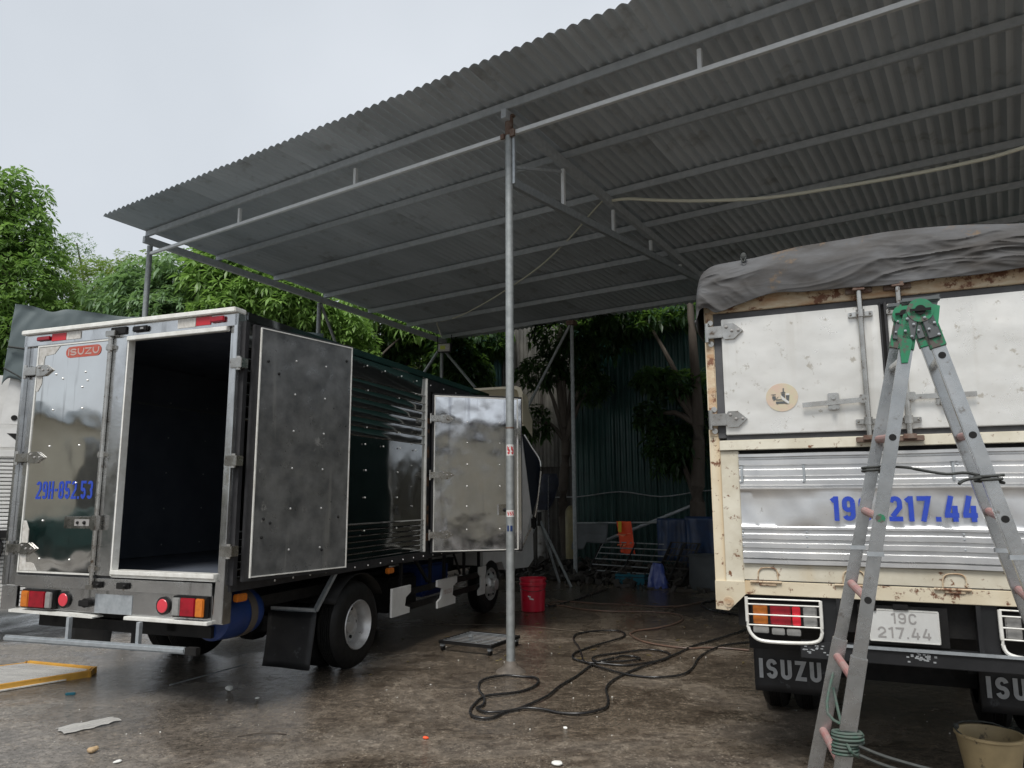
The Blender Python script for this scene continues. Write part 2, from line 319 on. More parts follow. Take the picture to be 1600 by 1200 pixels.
def tag(o, label, cat, group=None, kind=None):
    if label: o['label'] = label
    if cat: o['category'] = cat
    if group: o['group'] = group
    if kind: o['kind'] = kind
    return o
def thing(name, loc, rz, label, cat, group=None):
    o = bpy.data.objects.new(name, None); col.objects.link(o); o.location = loc; o.rotation_euler = (0, 0, rz); o.empty_display_size = .3
    return tag(o, label, cat, group)
def arc(cx, cy, rx, ry, a0, a1, n=8): return [(cx+rx*math.cos(rad(a0+(a1-a0)*k/n)), cy+ry*math.sin(rad(a0+(a1-a0)*k/n))) for k in range(n+1)]
def glyph(c, w, h, t):
    """centre lines of one block letter, w x h, stroke t"""
    l, r, b, T = t/2, w-t/2, t/2, h-t/2; R = (r-l)/2; cx = w/2; m = h/2
    if c == '0': return [arc(cx, T-R, R, R, 180, 0)+arc(cx, b+R, R, R, 0, -180)+[(l, T-R)]]
    if c == '1': return [[(r, 0), (r, h)], [(0, h*.8), (r, h*.93)]]
    if c == '2': return [arc(cx, T-R, R, R, 180, 0)+[(r, m+t*.3), (l+t*.15, b+t*.5)], [(0, b), (w, b)]]
    if c == '3': Q = min(R, (T-m)/2); return [arc(cx, T-Q, R, Q, 170, 0)+arc(cx, m+Q, R, Q, 0, -90), arc(cx, m-Q, R, Q, 90, 0)+arc(cx, b+Q, R, Q, 0, -170)]
    if c == '4': return [[(w*.74, 0), (w*.74, h*.62)], [(w*.52, h), (l*.9, h*.27)], [(0, h*.25), (w, h*.25)]]
    if c == '5': mt = h*.63; q = (mt-t/2-b)/2; return [[(w, T), (l, T), (l, m)], arc(cx, b+q, R, q, 150, -165)]
    if c == '?': return [[(w, T), (l, T), (l, m-t*.1)], [(l, m+t*.12)]+arc(cx, b+R, R, R+.0, 110, -165) if False else [(l, m)]+arc(cx, max(b+R, m-R), R, R, 90, 0, 5)+arc(cx, b+R, R, R, 0, -165)]
    if c == '7': return [[(0, T), (r, T), (w*.38, 0)]]
    if c == '8': Q = min(R, (T-m)/2); return [arc(cx, T-Q, R, Q, 180, 0)+arc(cx, m+Q, R, Q, 0, -180)+[(l, T-Q)], arc(cx, m-Q, R, Q, 180, 0)+arc(cx, b+Q, R, Q, 0, -180)+[(l, m-Q)]]
    if c == '9': Q = min(R, (T-m)/2); y9 = m-t*.3; return [arc(cx, T-Q, R, Q, 0, 180)+arc(cx, y9+Q, R, Q, 180, 360), [(r, T-Q)]+arc(cx, b+Q, R, Q, 0, -165)]
    if c == 'C': return [arc(cx, T-R, R, R, 10, 180)+arc(cx, b+R, R, R, 180, 350)]
    if c == 'H': return [[(l, 0), (l, h)], [(r, 0), (r, h)], [(l, m), (r, m)]]
    if c == 'I': return [[(cx, 0), (cx, h)]]
    if c == 'S': q = (T-b)/4; return [arc(cx, T-q, R, q, 10, 180)+arc(cx, T-q, R, q, 180, 270)[1:]+arc(cx, b+q, R, q, 90, 0)+arc(cx, b+q, R, q, 0, -170)[1:]]
    if c == 'U': return [[(l, h)]+arc(cx, b+R, R, R, 180, 360)+[(r, h)]]
    if c == 'Z': return [[(0, T), (r-t*.1, T), (l+t*.1, b), (w, b)]]
    if c == '-': return [[(0, m), (w, m)]]
    if c == '.': return [[(0, b), (w, b)]]
    return []
def text(s, name, m, parent, x0, x1, z0, z1, y, t=.19, gap=.1):
    """flat painted block lettering filling x0..x1, z0..z1 on a plane facing -Y"""
    h = z1-z0; t *= h; g_ = gap*h; rel = {'I': 0, '.': 0, '1': .55, '-': .55, ' ': .7}
    fixed = sum(t for c in s if c in 'I.')+g_*(len(s)-1); u = (x1-x0-fixed)/sum(rel.get(c, 1) for c in s)
    b = B(); x = x0; k = 0
    for c in s:
        w = t if c in 'I.' else u*rel.get(c, 1)
        for P in glyph(c, w, h, t):
            Q = [P[0]]
            for p in P[1:]:
                if math.dist(p, Q[-1]) > t*.03: Q.append(p)
            k += 1; ring = []
            for i, p in enumerate(Q):
                d0 = Vector(Q[i])-Vector(Q[i-1]) if i else Vector(Q[1])-Vector(Q[0]); d1 = Vector(Q[i+1])-Vector(p) if i < len(Q)-1 else d0
                d0.normalize(); d1.normalize(); n = Vector((-(d0.y+d1.y), d0.x+d1.x)); n = n.normalized() if n.length > 1e-4 else Vector((-d0.y, d0.x))
                sc = min(1/max(.3, n.dot(Vector((-d0.y, d0.x)))), 1.9)*t/2
                ring.append([b.bm.verts.new((x+p[0]+q*n.x*sc, y-.00025*(k % 3)-.0004, z0+p[1]+q*n.y*sc)) for q in (1, -1)])
            for a, c2 in zip(ring, ring[1:]): b.bm.faces.new((a[0], a[1], c2[1], c2[0]))
        x += w+g_
    o = b.out(name, m, parent); return o
def place(o, x, y, z=0, rz=0): o.location = (x, y, z); o.rotation_euler = (0, 0, rz); return o
def frame_pt(O, ang, x, y, z=0):
    """local (right, forward, up) of a frame heading `ang` degrees (clockwise from +Y) to world"""
    a = rad(ang); return Vector((O[0]+x*math.cos(a)+y*math.sin(a), O[1]-x*math.sin(a)+y*math.cos(a), z))

# ------------------------------------------------------------------ ground
b = B(); b.bm.verts.ensure_lookup_table()
g = bmesh.ops.create_grid(b.bm, x_segments=2, y_segments=2, size=250)
tag(b.out('ground', 'ground'), None, None, kind='structure')

jp = [(-3.5, 10.0), (-1.8, 9.15), (-.02, 9.05), (.52, 8.76), (1.0, 8.45), (1.6, 8.0), (2.1, 7.55), (2.9, 7.1), (4.5, 6.2)]
b = B()
pr_ = None
for i in range(161):
    t = i/160*(len(jp)-1); k = min(int(t), len(jp)-2); f_ = t-k; x_, y_ = jp[k][0]*(1-f_)+jp[k+1][0]*f_, jp[k][1]*(1-f_)+jp[k+1][1]*f_
    y_ += .04*noise.noise(Vector((x_*3, 0, 0))); w_ = .012+.01*noise.noise(Vector((x_*7, 4, 0)))
    cur = [b.bm.verts.new((x_, y_-w_, .004)), b.bm.verts.new((x_, y_+w_, .004))]
    if pr_: b.bm.faces.new((pr_[0], cur[0], cur[1], pr_[1]))
    pr_ = cur
tag(b.out('floor_joint', mat('pale joint filler', (.3, .25, .19), (.16, .13, .1), 20, (.6, .8))), None, None, kind='structure')
# ------------------------------------------------------------------ the shed
SB, SA = (-.0196, 6.688), 33.73
SZ = lambda y: 5.29-.045*y             # underside of roofing
shed = thing('open_shed', (SB[0], SB[1], 0), rad(-SA), 'long open shed of grey corrugated roofing on thin steel poles over the wet yard', 'shed')
XL, XR = -6.27, 12.6
P0, NC = .112, 8
def roofsheet(x0):
    b = B(); w = P0*NC+.04
    dx = 6; n = int(round(w/P0*dx)); lift = random.uniform(0, .004)
    rows = (-.66, 1.5, 3.6, 7.15)
    def f(u, v):
        k = v*3; y = rows[int(round(k))]; x = x0+u*w
        t = (x-XL)/P0 % 1
        h = .016*(1-abs(2*t-1)**1.6*2)
        return (x, y, SZ(y)+.022+h+.006*u+lift)
    b.grid(f, n, 3); return b
k = 0; x = XL
while x < XR:
    b = roofsheet(x); b.out('roof_sheet', 'roof', shed, solid=.0008); x += P0*NC
for i, y in enumerate([-.04, 1.1, 2.2, 3.3, 4.42, 5.53, 6.66]):
    z = SZ(y)
    B().box(XL+.02, XR, y-.025, y+.025, z-.074, z-.001, .003).box(XL+.02, XR, y-.025, y+.008, z-.082, z-.0745).out('purlin', 'beam', shed)
for x in (-6.22, 0, 6.25, 12.5):
    B().bar((x, -.1, SZ(0)-.135), (x, 6.75, SZ(6.75)-.135), .06, .1, .003).out('rafter', 'beam', shed)
def pole(x, y, h, r=.038, mound=.05):
    p = B().cyl((x, y, 0), (x, y, h), r, n=20).out('pole', 'pipe', shed, True)
    B().lathe([(.14, -.01), (.12, .016), (.085, .035), (.06, .055), (.048, .085), (r+.002, .095)], (x, y, 0), n=20).out('concrete_footing', 'concrete', p, True); return p
main = pole(0, 0, 5.02)
B().cyl((0, 0, 4.96), (0, 0, 5.16), .041, n=16).box(-.075, .06, -.02, .02, 5.15, 5.17).out('rusty_joint', 'rustpipe', main)
B().box(-.075, -.035, -.045, -.02, 4.93, 4.98).out('joint_plate', 'rustpipe', main); B().box(.035, .085, -.045, -.02, 4.93, 5.0).out('joint_plate', 'rustpipe', main)
B().cyl((0, 0, 2.115), (0, 0, 2.13), .0395, n=20).out('paint_ring', 'rustpipe', main)
for (z0, z1, s, w) in ((1.87, 1.97, '55', .04), (1.325, 1.385, '555', .04)):
    rot = Matrix.Rotation(rad(SA), 4, 'Z')
    def curved(u, v, z0=z0, z1=z1):
        a = rad(-90+SA+5)+(u-.5)*rad(125); return (.0392*math.cos(a), .0392*math.sin(a), z0+v*(z1-z0))
    B().grid(curved, 10, 1).out('sticker', 'plate', main)
    t = text(s, 'number', 'redtape', main, -.03, .033, z0+.012, z1-.012, 0, .2, .12)
    me = t.data
    for v in me.vertices:
        a = rad(-90+SA+5)+v.co.x/.0394; v.co.x, v.co.y = .0398*math.cos(a), .0398*math.sin(a)
for (a0, a1) in ((-42, -18), (0, 30)):
    B().grid(lambda u, v: (.0393*math.cos(rad(-90+SA+a0+u*(a1-a0))), .0393*math.sin(rad(-90+SA+a0+u*(a1-a0))), 1.2+v*.05), 5, 1).out('sticker', 'barrel', main, label='small blue sticker')
for (x, y) in ((-6.22, 0), (-6.22, 3.16), (-6.22, 6.62), (-3.04, 6.68), (6.25, 0), (12.5, 0), (6.25, 6.68), (12.5, 6.68), (2.6, 6.68)):
    pole(x, y, SZ(y)-.21)
B().box(-3.12, -2.96, 6.6, 6.76, SZ(6.68)-.2, SZ(6.68)-.115).out('rusty_joint', 'rustpipe', shed)
B().cyl((-3.06, 6.64, SZ(6.68)-.2), (-4.3, 6.64, 2.85), .028).out('brace', 'pipe', shed)
B().cyl((-6.2, 3.18, 4.92), (-6.2, 3.72, 4.0), .026).out('brace', 'pipe', shed)
B().cyl((-6.2, 6.6, 4.7), (-5.3, 6.6, 3.75), .03).out('brace', 'pipe', shed)
B().cyl((-6.2, 6.55, 4.7), (-6.2, 5.7, 3.7), .03).out('brace', 'pipe', shed)
# front truss
B().box(-6.22, -.05, -.02, .02, 4.945, 4.985, .002).out('front_chord', 'alu', shed)
B().box(.05, XR, -.02, .02, 4.955, 4.998, .002).out('front_chord', 'alu', shed)
for x in (-4.17, -2.09, 1.91, 4.0, 8.3, 10.4):
    B().box(x-.018, x+.018, -.018, .018, 4.986, SZ(0)-.115).out('strut', 'alu', shed)
# middle trusses
for X in (0, 6.25):
    zc = lambda y: 4.5+.067*y
    B().bar((X, .04, zc(.04)), (X, 6.6, zc(6.6)-.02), .05, .085, .003).out('truss_chord', 'galv', shed)
    for y in (1.05, 2.28, 3.42, 4.5, 5.5):
        B().box(X-.018, X+.018, y-.018, y+.018, zc(y)+.044, SZ(y)-.217).out('strut', 'alu', shed)
    B().bar((X, .04, 4.66), (X, 1.0, 4.98), .022, .03).out('link_bar', 'beam', shed)
    B().box(X+.045, X+.07, -.012, .012, 4.46, 5.0).out('strut', 'galv', shed)

def at_s(x, y, z=0): return frame_pt(SB, SA, x, y, z)
# conduit and wire under the roof
pts = [(0.03, 2.2, 5.06), (.25, 2.2, 5.03), (0.6, 2.2, 4.93), (1.16, 2.2, 4.79), (1.86, 2.2, 4.66), (2.5, 2.2, 4.61), (3.08, 2.2, 4.58), (3.61, 2.2, 4.57), (4.11, 2.2, 4.6), (5.2, 2.2, 4.8), (6.22, 2.2, 5.06)]
o = B().tube([at_s(*p) for p in pts], .019, 8, 4).out('conduit', 'cable', None, True); tag(o, 'cream plastic conduit sagging under the roof from the rafter towards the upper right', 'conduit')
WP = [(947, 308, 8.7), (922, 335, 9.2), (890, 372, 10), (845, 415, 11), (800, 447, 12), (760, 472, 12.9), (722, 492, 13.7), (695, 501, 14.4), (683, 503, 14.7), (686, 515, 14.9), (690, 527, 15.0)]
def at(px, py, D):
    """point at distance D along +Y seen at this place of the photograph"""
    d = crt*((px-800)/FPX)+cup*((600-py)/FPX)+fwd; return Vector((0, 0, CAMH))+d*(D/d.y)
o = B().tube([at(*p) for p in WP], .012, 6, 4).out('hanging_wire', 'cable', None, True); tag(o, 'thin pale wire drooping from the middle rafter to the far left roof corner', 'wire')
# floodlight
fl = thing('floodlight', at_s(-6.0, 6.42, 4.55), rad(-SA+22), 'small square floodlight with a yellow chip hung in the far left roof corner', 'light')
B().box(-.15, .15, 0, .07, 0, .2, .01).out('housing', 'darkframe', fl)
B().box(-.125, .125, -.012, -.001, .02, .18).out('reflector', 'whitetape', fl); B().box(-.08, .03, -.02, -.0125, .06, .14).out('led_panel', 'led', fl)
B().box(-.16, -.15, .02, .05, .1, .38).box(.15, .16, .02, .05, .1, .38).out('bracket', 'black', fl)

# ------------------------------------------------------------------ wheels
def wheel(parent, x, y, r, w, dual=False, side=1, dish='deep'):
    """side=+1: outer face towards +x"""
    s = side; prof = [(r*.56, -w/2), (r*.8, -w/2-.004), (r*.94, -w/2+.012), (r, -w/2+.045)]
    n = 5
    for i in range(n):
        t0 = -w/2+.05+(w-.1)*i/n; t1 = t0+(w-.1)/n-.012
        prof += [(r, t0), (r, t1), (r-.009, t1+.003), (r-.009, t1+.009)]
    prof += [(r, w/2-.045), (r*.94, w/2-.012), (r*.8, w/2+.004), (r*.58, w/2), (r*.56, w/2-.02)]
    b = B().lathe(prof, (0, 0, 0), 'X', 48)
    wh = b.out('wheel', 'rubber', parent, True); wh.location = (x, y, r)
    R = r*.575; e = s*w/2
    if dish == 'deep': pr = [(R, e+s*.004), (R*.97, e+s*.012), (R*.93, e), (R*.86, e-s*.03), (R*.8, e-s*.055), (R*.78, e-s*.11), (R*.62, e-s*.125), (R*.4, e-s*.125), (R*.36, e-s*.07), (R*.2, e-s*.06), (.001, e-s*.06)]
    else: pr = [(R, e+s*.004), (R*.97, e+s*.012), (R*.92, e), (R*.86, e-s*.03), (R*.7, e-s*.0), (R*.5, e+s*.04), (R*.38, e+s*.045), (R*.34, e+s*.09), (R*.15, e+s*.1), (.001, e+s*.1)]
    B().lathe(pr, (0, 0, 0), 'X', 40).out('rim', 'rim', wh, True)
    b = B()
    for k in range(6):
        a = k*math.pi/3+.3; q = R*.5
        b.cyl((e-s*.12 if dish == 'deep' else e+s*.03, q*math.cos(a), q*math.sin(a)), (e-s*.09 if dish == 'deep' else e+s*.065, q*math.cos(a), q*math.sin(a)), .012, n=6)
    b.out('wheel_nuts', 'rim', wh)
    if True:
        b = B()
        for k in range(6):
            a = k*math.pi/3; q = R*(.72 if dish != 'deep' else .66); e_ = e if dish != 'deep' else e-s*.124
            b.cyl((e-.0 if dish != 'deep' else e_, q*math.cos(a), q*math.sin(a)), ((e if dish != 'deep' else e_)+s*.012, q*math.cos(a), q*math.sin(a)), .016, n=10)
        b.out('vent_holes', 'hole', wh)
    return wh
def strap_hinge(parent, x, z, y=-.03, s=1, L=.3, m='chrome'):
    """strap hinge: knuckle at x, strap reaching s*L"""
    b = B().cyl((x, y, z-.055), (x, y, z+.055), .014, n=10).box(min(x, x+s*L*.45), max(x, x+s*L*.45), y-.014, y+.004, z-.034, z+.034, .004)
    b.prism([(x+s*L*.45, z-.034), (x+s*L*.5, z-.045), (x+s*L*.75, z-.045), (x+s*L, z), (x+s*L*.75, z+.045), (x+s*L*.5, z+.045), (x+s*L*.45, z+.034)], 'Y', y-.009, y+.006)
    h = b.out('hinge', m, parent)
    c = B()
    for q in (.55, .7, .88): c.ball((x+s*L*q, y-.012, z+(.024 if q < .7 else -.0)), .009, n=8)
    c.out('bolts', 'greylet', h); return h

# ------------------------------------------------------------------ box truck (left)
TO, TA = (-1.979, 5.236), 20.5
T = thing('box_truck', (*TO, 0), rad(-TA), 'dark stainless box truck with its rear right door and side door swung open', 'truck')
ZF, ZT = .93, 2.86
# rear frame
B().box(-2.19, -2.035, 0, .06, .83, 2.80, .006).box(-2.185, -2.15, -.03, 0, .83, 2.83, .004).out('rear_post', 'steel', T)
B().box(-.085, -.002, 0, .06, .93, 2.80, .006).prism([(-.1, .642), (-.002, .642), (-.002, .929), (-.085, .929)], 'Y', -.01, .06).box(-.03, 0.002, -.03, 0, .65, 2.83, .004).out('rear_post', 'steel', T)
B().box(-2.19, 0, -.065, .06, 2.835, 2.872, .006).out('top_lip', 'trim', T)
B().box(-2.19, 0, -.03, .06, 2.74, 2.833, .003).out('header', 'steel', T)
B().box(-1.05, -.087, -.045, .0, 2.705, 2.739, .004).out('opening_edge', 'trim', T)
hd = T
B().box(-2.03, -1.88, -.05, -.031, 2.775, 2.81, .006).out('marker_light', 'redlens', T); B().box(-1.87, -1.71, -.036, -.031, 2.765, 2.825).out('marker_tape', 'redtape', T); B().box(-1.705, -1.55, -.036, -.031, 2.765, 2.825).out('marker_tape', 'whitetape', T, label='silver white marker tape')
B().box(-.24, -.11, -.055, -.031, 2.775, 2.818, .006).out('marker_light', 'redlens', T); B().box(-.38, -.245, -.036, -.031, 2.765, 2.828).out('marker_tape', 'redtape', T); B().box(-.555, -.385, -.036, -.031, 2.76, 2.828).out('marker_tape', 'whitetape', T, label='silver white marker tape')
B().box(-.99, -.84, -.055, -.031, 2.765, 2.81, .008).out('plate_light', 'black', T); B().box(-.9, -.87, -.06, -.0555, 2.78, 2.795).out('bulb', 'clearlens', T)
B().box(-1.22, -1.06, -.045, -.031, 2.76, 2.82, .004).out('lamp_bracket', 'black', T)
# left rear door (closed)
D = B().box(-2.015, -1.055, -.02, .035, .945, 2.725, .004).out('rear_door', 'mirror', T, label='closed mirror steel rear door with blue number')
b = B().box(-2.03, -2.016, -.026, .03, .932, 2.74).box(-2.015, -1.24, -.026, .03, .932, .944).box(-2.015, -1.24, -.026, .03, 2.726, 2.74).out('door_edge', 'trim', D)
B().box(-1.232, -1.05, -.032, -.021, .935, 2.738, .004).out('door_stile', 'steel', D); B().box(-1.049, -1.036, -.03, .03, .935, 2.738).out('door_edge', 'trim', D)
B().prism([(-2.012, 2.722), (-1.78, 2.722), (-1.84, 2.66), (-1.94, 2.65), (-1.95, 2.62), (-1.955, 2.42), (-1.99, 2.36), (-2.012, 2.36)], 'Y', -.0235, -.0205).out('corner_plate', 'whitetape', D)
B().prism([(-2.012, .948), (-1.82, .948), (-1.86, 1.0), (-1.9, 1.01), (-1.945, 1.01), (-1.945, 1.26), (-1.985, 1.33), (-2.012, 1.33)], 'Y', -.0235, -.0205).out('corner_plate', 'whitetape', D)
# logo sticker
cx0, cx1, cz0, cz1 = -1.71, -1.33, 2.615, 2.705
poly = [(cx0+.045+.045*math.cos(rad(a)), (cz0+cz1)/2+.045*math.sin(rad(a))) for a in range(90, 271, 20)]+[(cx1-.045+.045*math.cos(rad(a)), (cz0+cz1)/2+.045*math.sin(rad(a))) for a in range(-90, 91, 20)]
st = B().prism(poly, 'Y', -.0235, -.0205).out('logo_sticker', 'redlet', D)
text('ISUZU', 'lettering', 'oldlet', D, -1.685, -1.35, 2.632, 2.688, -.024, .22, .18)
text('29H-852.53', 'lettering', 'blue', D, -1.905, -1.30, 1.497, 1.635, -.0215, .15, .085)
# rod lock
rd = B().cyl((-1.205, -.05, .86), (-1.205, -.05, 2.74), .0165, n=14).out('lock_rod', 'chrome', D, True)
for z in (2.66, 1.83, .985): B().cyl((-1.205, -.05, z-.022), (-1.205, -.05, z+.022), .026, n=14).box(-1.26, -1.15, -.045, -.032, z-.014, z+.014, .003).out('rod_bracket', 'chrome', D)
B().box(-1.24, -1.14, -.075, -.03, 2.745, 2.79, .004).out('rod_bracket', 'chrome', D); B().box(-1.24, -1.17, -.07, -.03, .835, .87, .004).out('rod_bracket', 'chrome', D)
B().box(-1.54, -1.19, -.05, -.0215, 1.275, 1.365, .006).box(-1.21, -1.16, -.095, -.05, 1.265, 1.375, .006).out('door_latch', 'chrome', D)
B().box(-1.42, -1.27, -.055, -.0505, 1.295, 1.345).out('latch_recess', 'greylet', D); b = B().ball((-1.385, -.058, 1.32), .012).ball((-1.315, -.058, 1.32), .014); b.out('latch_bolts', 'black', D)
def rivets(parent, pts, r=.008, ax='Y', name='rivets'):
    b = B()
    for p in pts: b.ball(p, r, n=6)
    o = b.out(name, 'rivet', parent); return o
rivets(D, [(-1.8+.32*i+.0*j, -.022, 1.04+.29*j) for i in range(2) for j in range(6) if (i, j) != (0, 2)]+[(-1.72, -.022, 2.45), (-1.5, -.022, 2.37), (-1.45, -.022, 2.42)])
for z in (2.53, 1.825, 1.115): strap_hinge(T, -2.15, z, -.029, 1, .31)
B().box(-2.2, -2.03, -.01, .02, .642, .824, .003).out('corner_plate', 'steel', T)
# sill, rail and lamp panel
B().box(-1.05, -.086, -.035, .06, .945, .976, .003).box(-1.05, -.086, -.02, .06, .925, .9445).out('door_sill', 'trim', T)
B().box(-2.03, -.101, -.03, .06, .83, .915, .003).out('rear_beam', 'steel', T)
B().box(-2.03, -1.03, -.012, .05, .9155, .932).out('gasket', 'darkframe', T)
B().box(-1.94, -.101, -.012, .04, .662, .829, .003).out('lamp_panel', 'steel', T)
B().prism([(-2.04, .655), (-1.22, .655), (-1.16, .64), (-1.16, .63), (-2.04, .635)], 'Y', -.055, .04).box(-.86, -.101, -.055, .04, .635, .66, .003).out('bottom_lip', 'trim', T)
for (z, xs) in ((.87, (-1.16, -.9)),):
    for x in xs: B().box(x-.06, x+.05, -.05, -.0305, z-.022, z+.022, .004).ball((x+.03, -.056, z), .012).out('rod_socket', 'black', T)
def lamp(T, segs, z0, z1, y=-.013, d=.05, name='tail_lamp'):
    x0 = min(s[0] for s in segs); x1 = max(s[1] for s in segs)
    h = B().box(x0-.01, x1+.01, y-d*.55, y-.0005, z0-.01, z1+.01, .003).out(name, 'black', T)
    for a, c, m in segs: B().box(a+.002, c-.002, y-d, y-d*.55-.001, z0, z1, .006).out({'amber': 'indicator_lens', 'redlens': 'brake_lens', 'clearlens': 'reverse_lens', 'redbright': 'brake_lens'}[m], m, h)
    return h
lamp(T, [(-1.915, -1.83, 'amber'), (-1.83, -1.655, 'redlens'), (-1.655, -1.59, 'clearlens')], .68, .80)
lamp(T, [(-.415, -.345, 'clearlens'), (-.345, -.21, 'redlens'), (-.21, -.135, 'amber')], .688, .812)
for x in (-1.5, -.53):
    r_ = B().lathe([(.001, -.03), (.05, -.03), (.062, -.026), (.062, -.013)], (x, 0, .745), 'Y', 24).out('round_reflector', 'black', T)
    B().lathe([(.001, -.037), (.044, -.035), (.048, -.031)], (x, 0, .745), 'Y', 24).out('reflector_lens', 'redrefl', r_)
B().cyl((-1.255, -.013, .735), (-1.255, -.05, .735), .034, n=14).box(-1.31, -1.2, -.06, -.05, .71, .755, .006).out('camera_knob', 'black', T)
B().box(-1.19, -.83, -.0165, -.0125, .665, .80).out('bare_plate_holder', 'galv', T)
# bumper pipe
B().bar((-1.99, -.1, .452), (-.22, -.1, .474), .04, .045, .012).out('bumper_bar', 'galv', T); B().bar((-.215, -.1, .474), (-.12, -.1, .476), .043, .048).out('bumper_end', 'black', T)
for x in (-1.36, -.68): B().box(x-.014, x+.014, -.09, -.06, .48, .634).out('bumper_bracket', 'galv', T)
B().box(-1.9, -.2, .15, 2.0, .665, .75).box(-1.75, -1.67, .1, 5.6, .55, .72).box(-.6, -.52, .1, 5.6, .55, .72).box(-1.9, -.2, .1, .16, .52, .6).out('chassis', 'black', T)
b = B().box(-1.66, -.61, 1.6, 1.74, .28, .42).ball((-1.13, 1.68, .36), .2, (1, 1, .9)).box(-1.3, -.9, 3.0, 3.4, .45, .72).box(-1.5, -.9, 2.0, 2.9, .3, .5, .02); b.out('axle', 'black', T)
fb = B().box(-.56, -.2, 2.6, 3.2, .33, .68, .03).out('fuel_tank', 'black', T); B().box(-.56, -.2, 3.35, 4.0, .4, .75, .03).out('battery_box', 'barrel', T)
# box walls
zb, zt = .853, 2.852
def rib_wall(y0, y1, x=0, name='side_wall', m='side'):
    """wall with pressed ribs, seen from +x"""
    lo = [.949+.0515*i for i in range(7)]; hi = [2.069+.088*i for i in range(7)]
    prof = [(0, .93)]
    for z in lo: prof += [(0, z-.006), (.012, z), (0, z+.012)]
    prof += [(0, 1.4), (0, 1.9)]
    for z in hi: prof += [(0, z-.01), (.013, z-.002), (0, z+.014)]
    prof += [(0, 2.80)]
    n = 24
    def f(u, v):
        k = int(round(u*(len(prof)-1))); px, z = prof[k]; y = y0+v*(y1-y0)
        w = .004*noise.noise(Vector((y*1.3, z*1.7, 3.1))) if .002 < px+1 else 0
        return (x+px+w-.004, y, z)
    return B().grid(f, len(prof)-1, n).out(name, m, T, True)
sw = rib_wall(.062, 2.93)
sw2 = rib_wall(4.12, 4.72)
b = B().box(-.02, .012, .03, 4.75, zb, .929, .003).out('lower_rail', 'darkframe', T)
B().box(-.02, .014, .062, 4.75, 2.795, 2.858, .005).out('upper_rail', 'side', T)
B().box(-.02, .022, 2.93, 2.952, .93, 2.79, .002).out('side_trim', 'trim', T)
B().box(-.03, .006, 2.953, 3.06, .93, 2.79).out('door_post', 'darkframe', T)
b = B()
for (z, h) in ((2.3, .06), (2.2, .04), (1.93, .12), (1.62, .1), (1.36, .05), (1.2, .12), (1.04, .08)): b.box(.0065, .0085, 2.975, 3.03, z, z+h)
b.out('rust_spots', 'rustspot', T)
B().box(-.03, .006, 4.03, 4.12, .93, 2.79).box(-.03, .004, 3.061, 4.029, 2.66, 2.79).out('door_post', 'darkframe', T)
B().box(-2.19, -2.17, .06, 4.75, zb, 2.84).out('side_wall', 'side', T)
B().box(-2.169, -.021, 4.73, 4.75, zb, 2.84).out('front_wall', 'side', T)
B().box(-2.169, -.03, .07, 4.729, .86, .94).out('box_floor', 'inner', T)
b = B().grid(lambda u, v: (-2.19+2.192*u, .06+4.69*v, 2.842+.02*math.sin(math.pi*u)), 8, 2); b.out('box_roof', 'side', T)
B().box(-2.165, -.025, .07, 4.72, 2.79, 2.8).out('ceiling', 'inner', T); B().box(-2.165, -2.14, .07, 4.72, .945, 2.785).out('inner_wall', 'inner', T); B().box(-.05, -.025, .07, 2.95, .945, 2.785).out('inner_wall', 'inner', T); B().box(-2.135, -.055, 4.69, 4.72, .945, 2.785).out('inner_wall', 'inner', T)
B().box(-2.139, -2.125, .07, 4.68, 2.4, 2.42).box(-2.1, -.06, 4.67, 4.688, 2.2, 2.215).out('inner_strip', 'greysheet', T)
pts = [(-2.137, .5+.5*i, 1.05+.35*j) for i in range(9) for j in range(5)]+[(-1.95+.3*i, 4.685, 1.1+.3*j) for i in range(7) for j in range(4)]
rivets(T, pts, .007)
b = B()
for i in range(9):
    a = rad(i*40); b.box(-.72+.06*math.cos(a)-.012, -.72+.06*math.cos(a)+.012, 4.684, 4.689, 1.97+.05*math.sin(a)-.008, 1.97+.05*math.sin(a)+.012)
b.out('paint_mark', 'rustspot', T)
pts = [(.012, .4+.33*i, 2.73) for i in range(13)]+[(.012, .4+.33*i, 1.99) for i in range(8)]+[(.006, y, z) for y in (1.75, 2.35) for z in (1.2, 1.5, 1.75, 2.15, 2.5)]+[(.013, .5+.22*i, .885) for i in range(14)]
rivets(T, pts, .0085)
# open rear door (folded back along the side), built hinged at (.03,.04)
ang = math.atan2(.22, .96)
RD = B().box(0, .985, -.035, .0, .92, 2.76, .004).out('rear_door', 'darkframe', T, label='open rear door with scuffed grey lining and pale edge')
RD.matrix_local = Matrix.Translation((.05, .07, 0)) @ Matrix.Rotation(math.pi/2-ang, 4, 'Z')
B().box(.055, .955, -.045, -.036, .955, 2.735).out('door_lining', 'innerdoor', RD)
b = B()
for a in ((.047, .055, .945, 2.743), (.955, .963, .945, 2.743), (.055, .955, .947, .955), (.055, .955, 2.735, 2.743)): b.box(a[0], a[1], -.05, -.036, a[2], a[3])
b.out('door_edge', 'trim', RD)
rivets(RD, [(x, -.0465, z) for x in (.38, .68) for z in (1.12, 1.42, 1.72, 2.0, 2.28, 2.54)], .009)
b = B()
for (x, z) in ((.12, 2.5), (.22, 2.42), (.9, 2.62), (.14, 1.35), (.86, 1.35), (.2, 1.32), (.7, 1.1), (.13, 1.22)): b.ball((x, -.046, z), .012, n=6)
b.out('screw_holes', 'hole', RD)
for z in (2.46, 1.76, 1.135): B().cyl((.02, -.02, z-.05), (.02, -.02, z+.05), .018, n=10).box(-.04, .065, -.045, .03, z-.036, z+.036, .004).out('hinge', 'chrome', T)
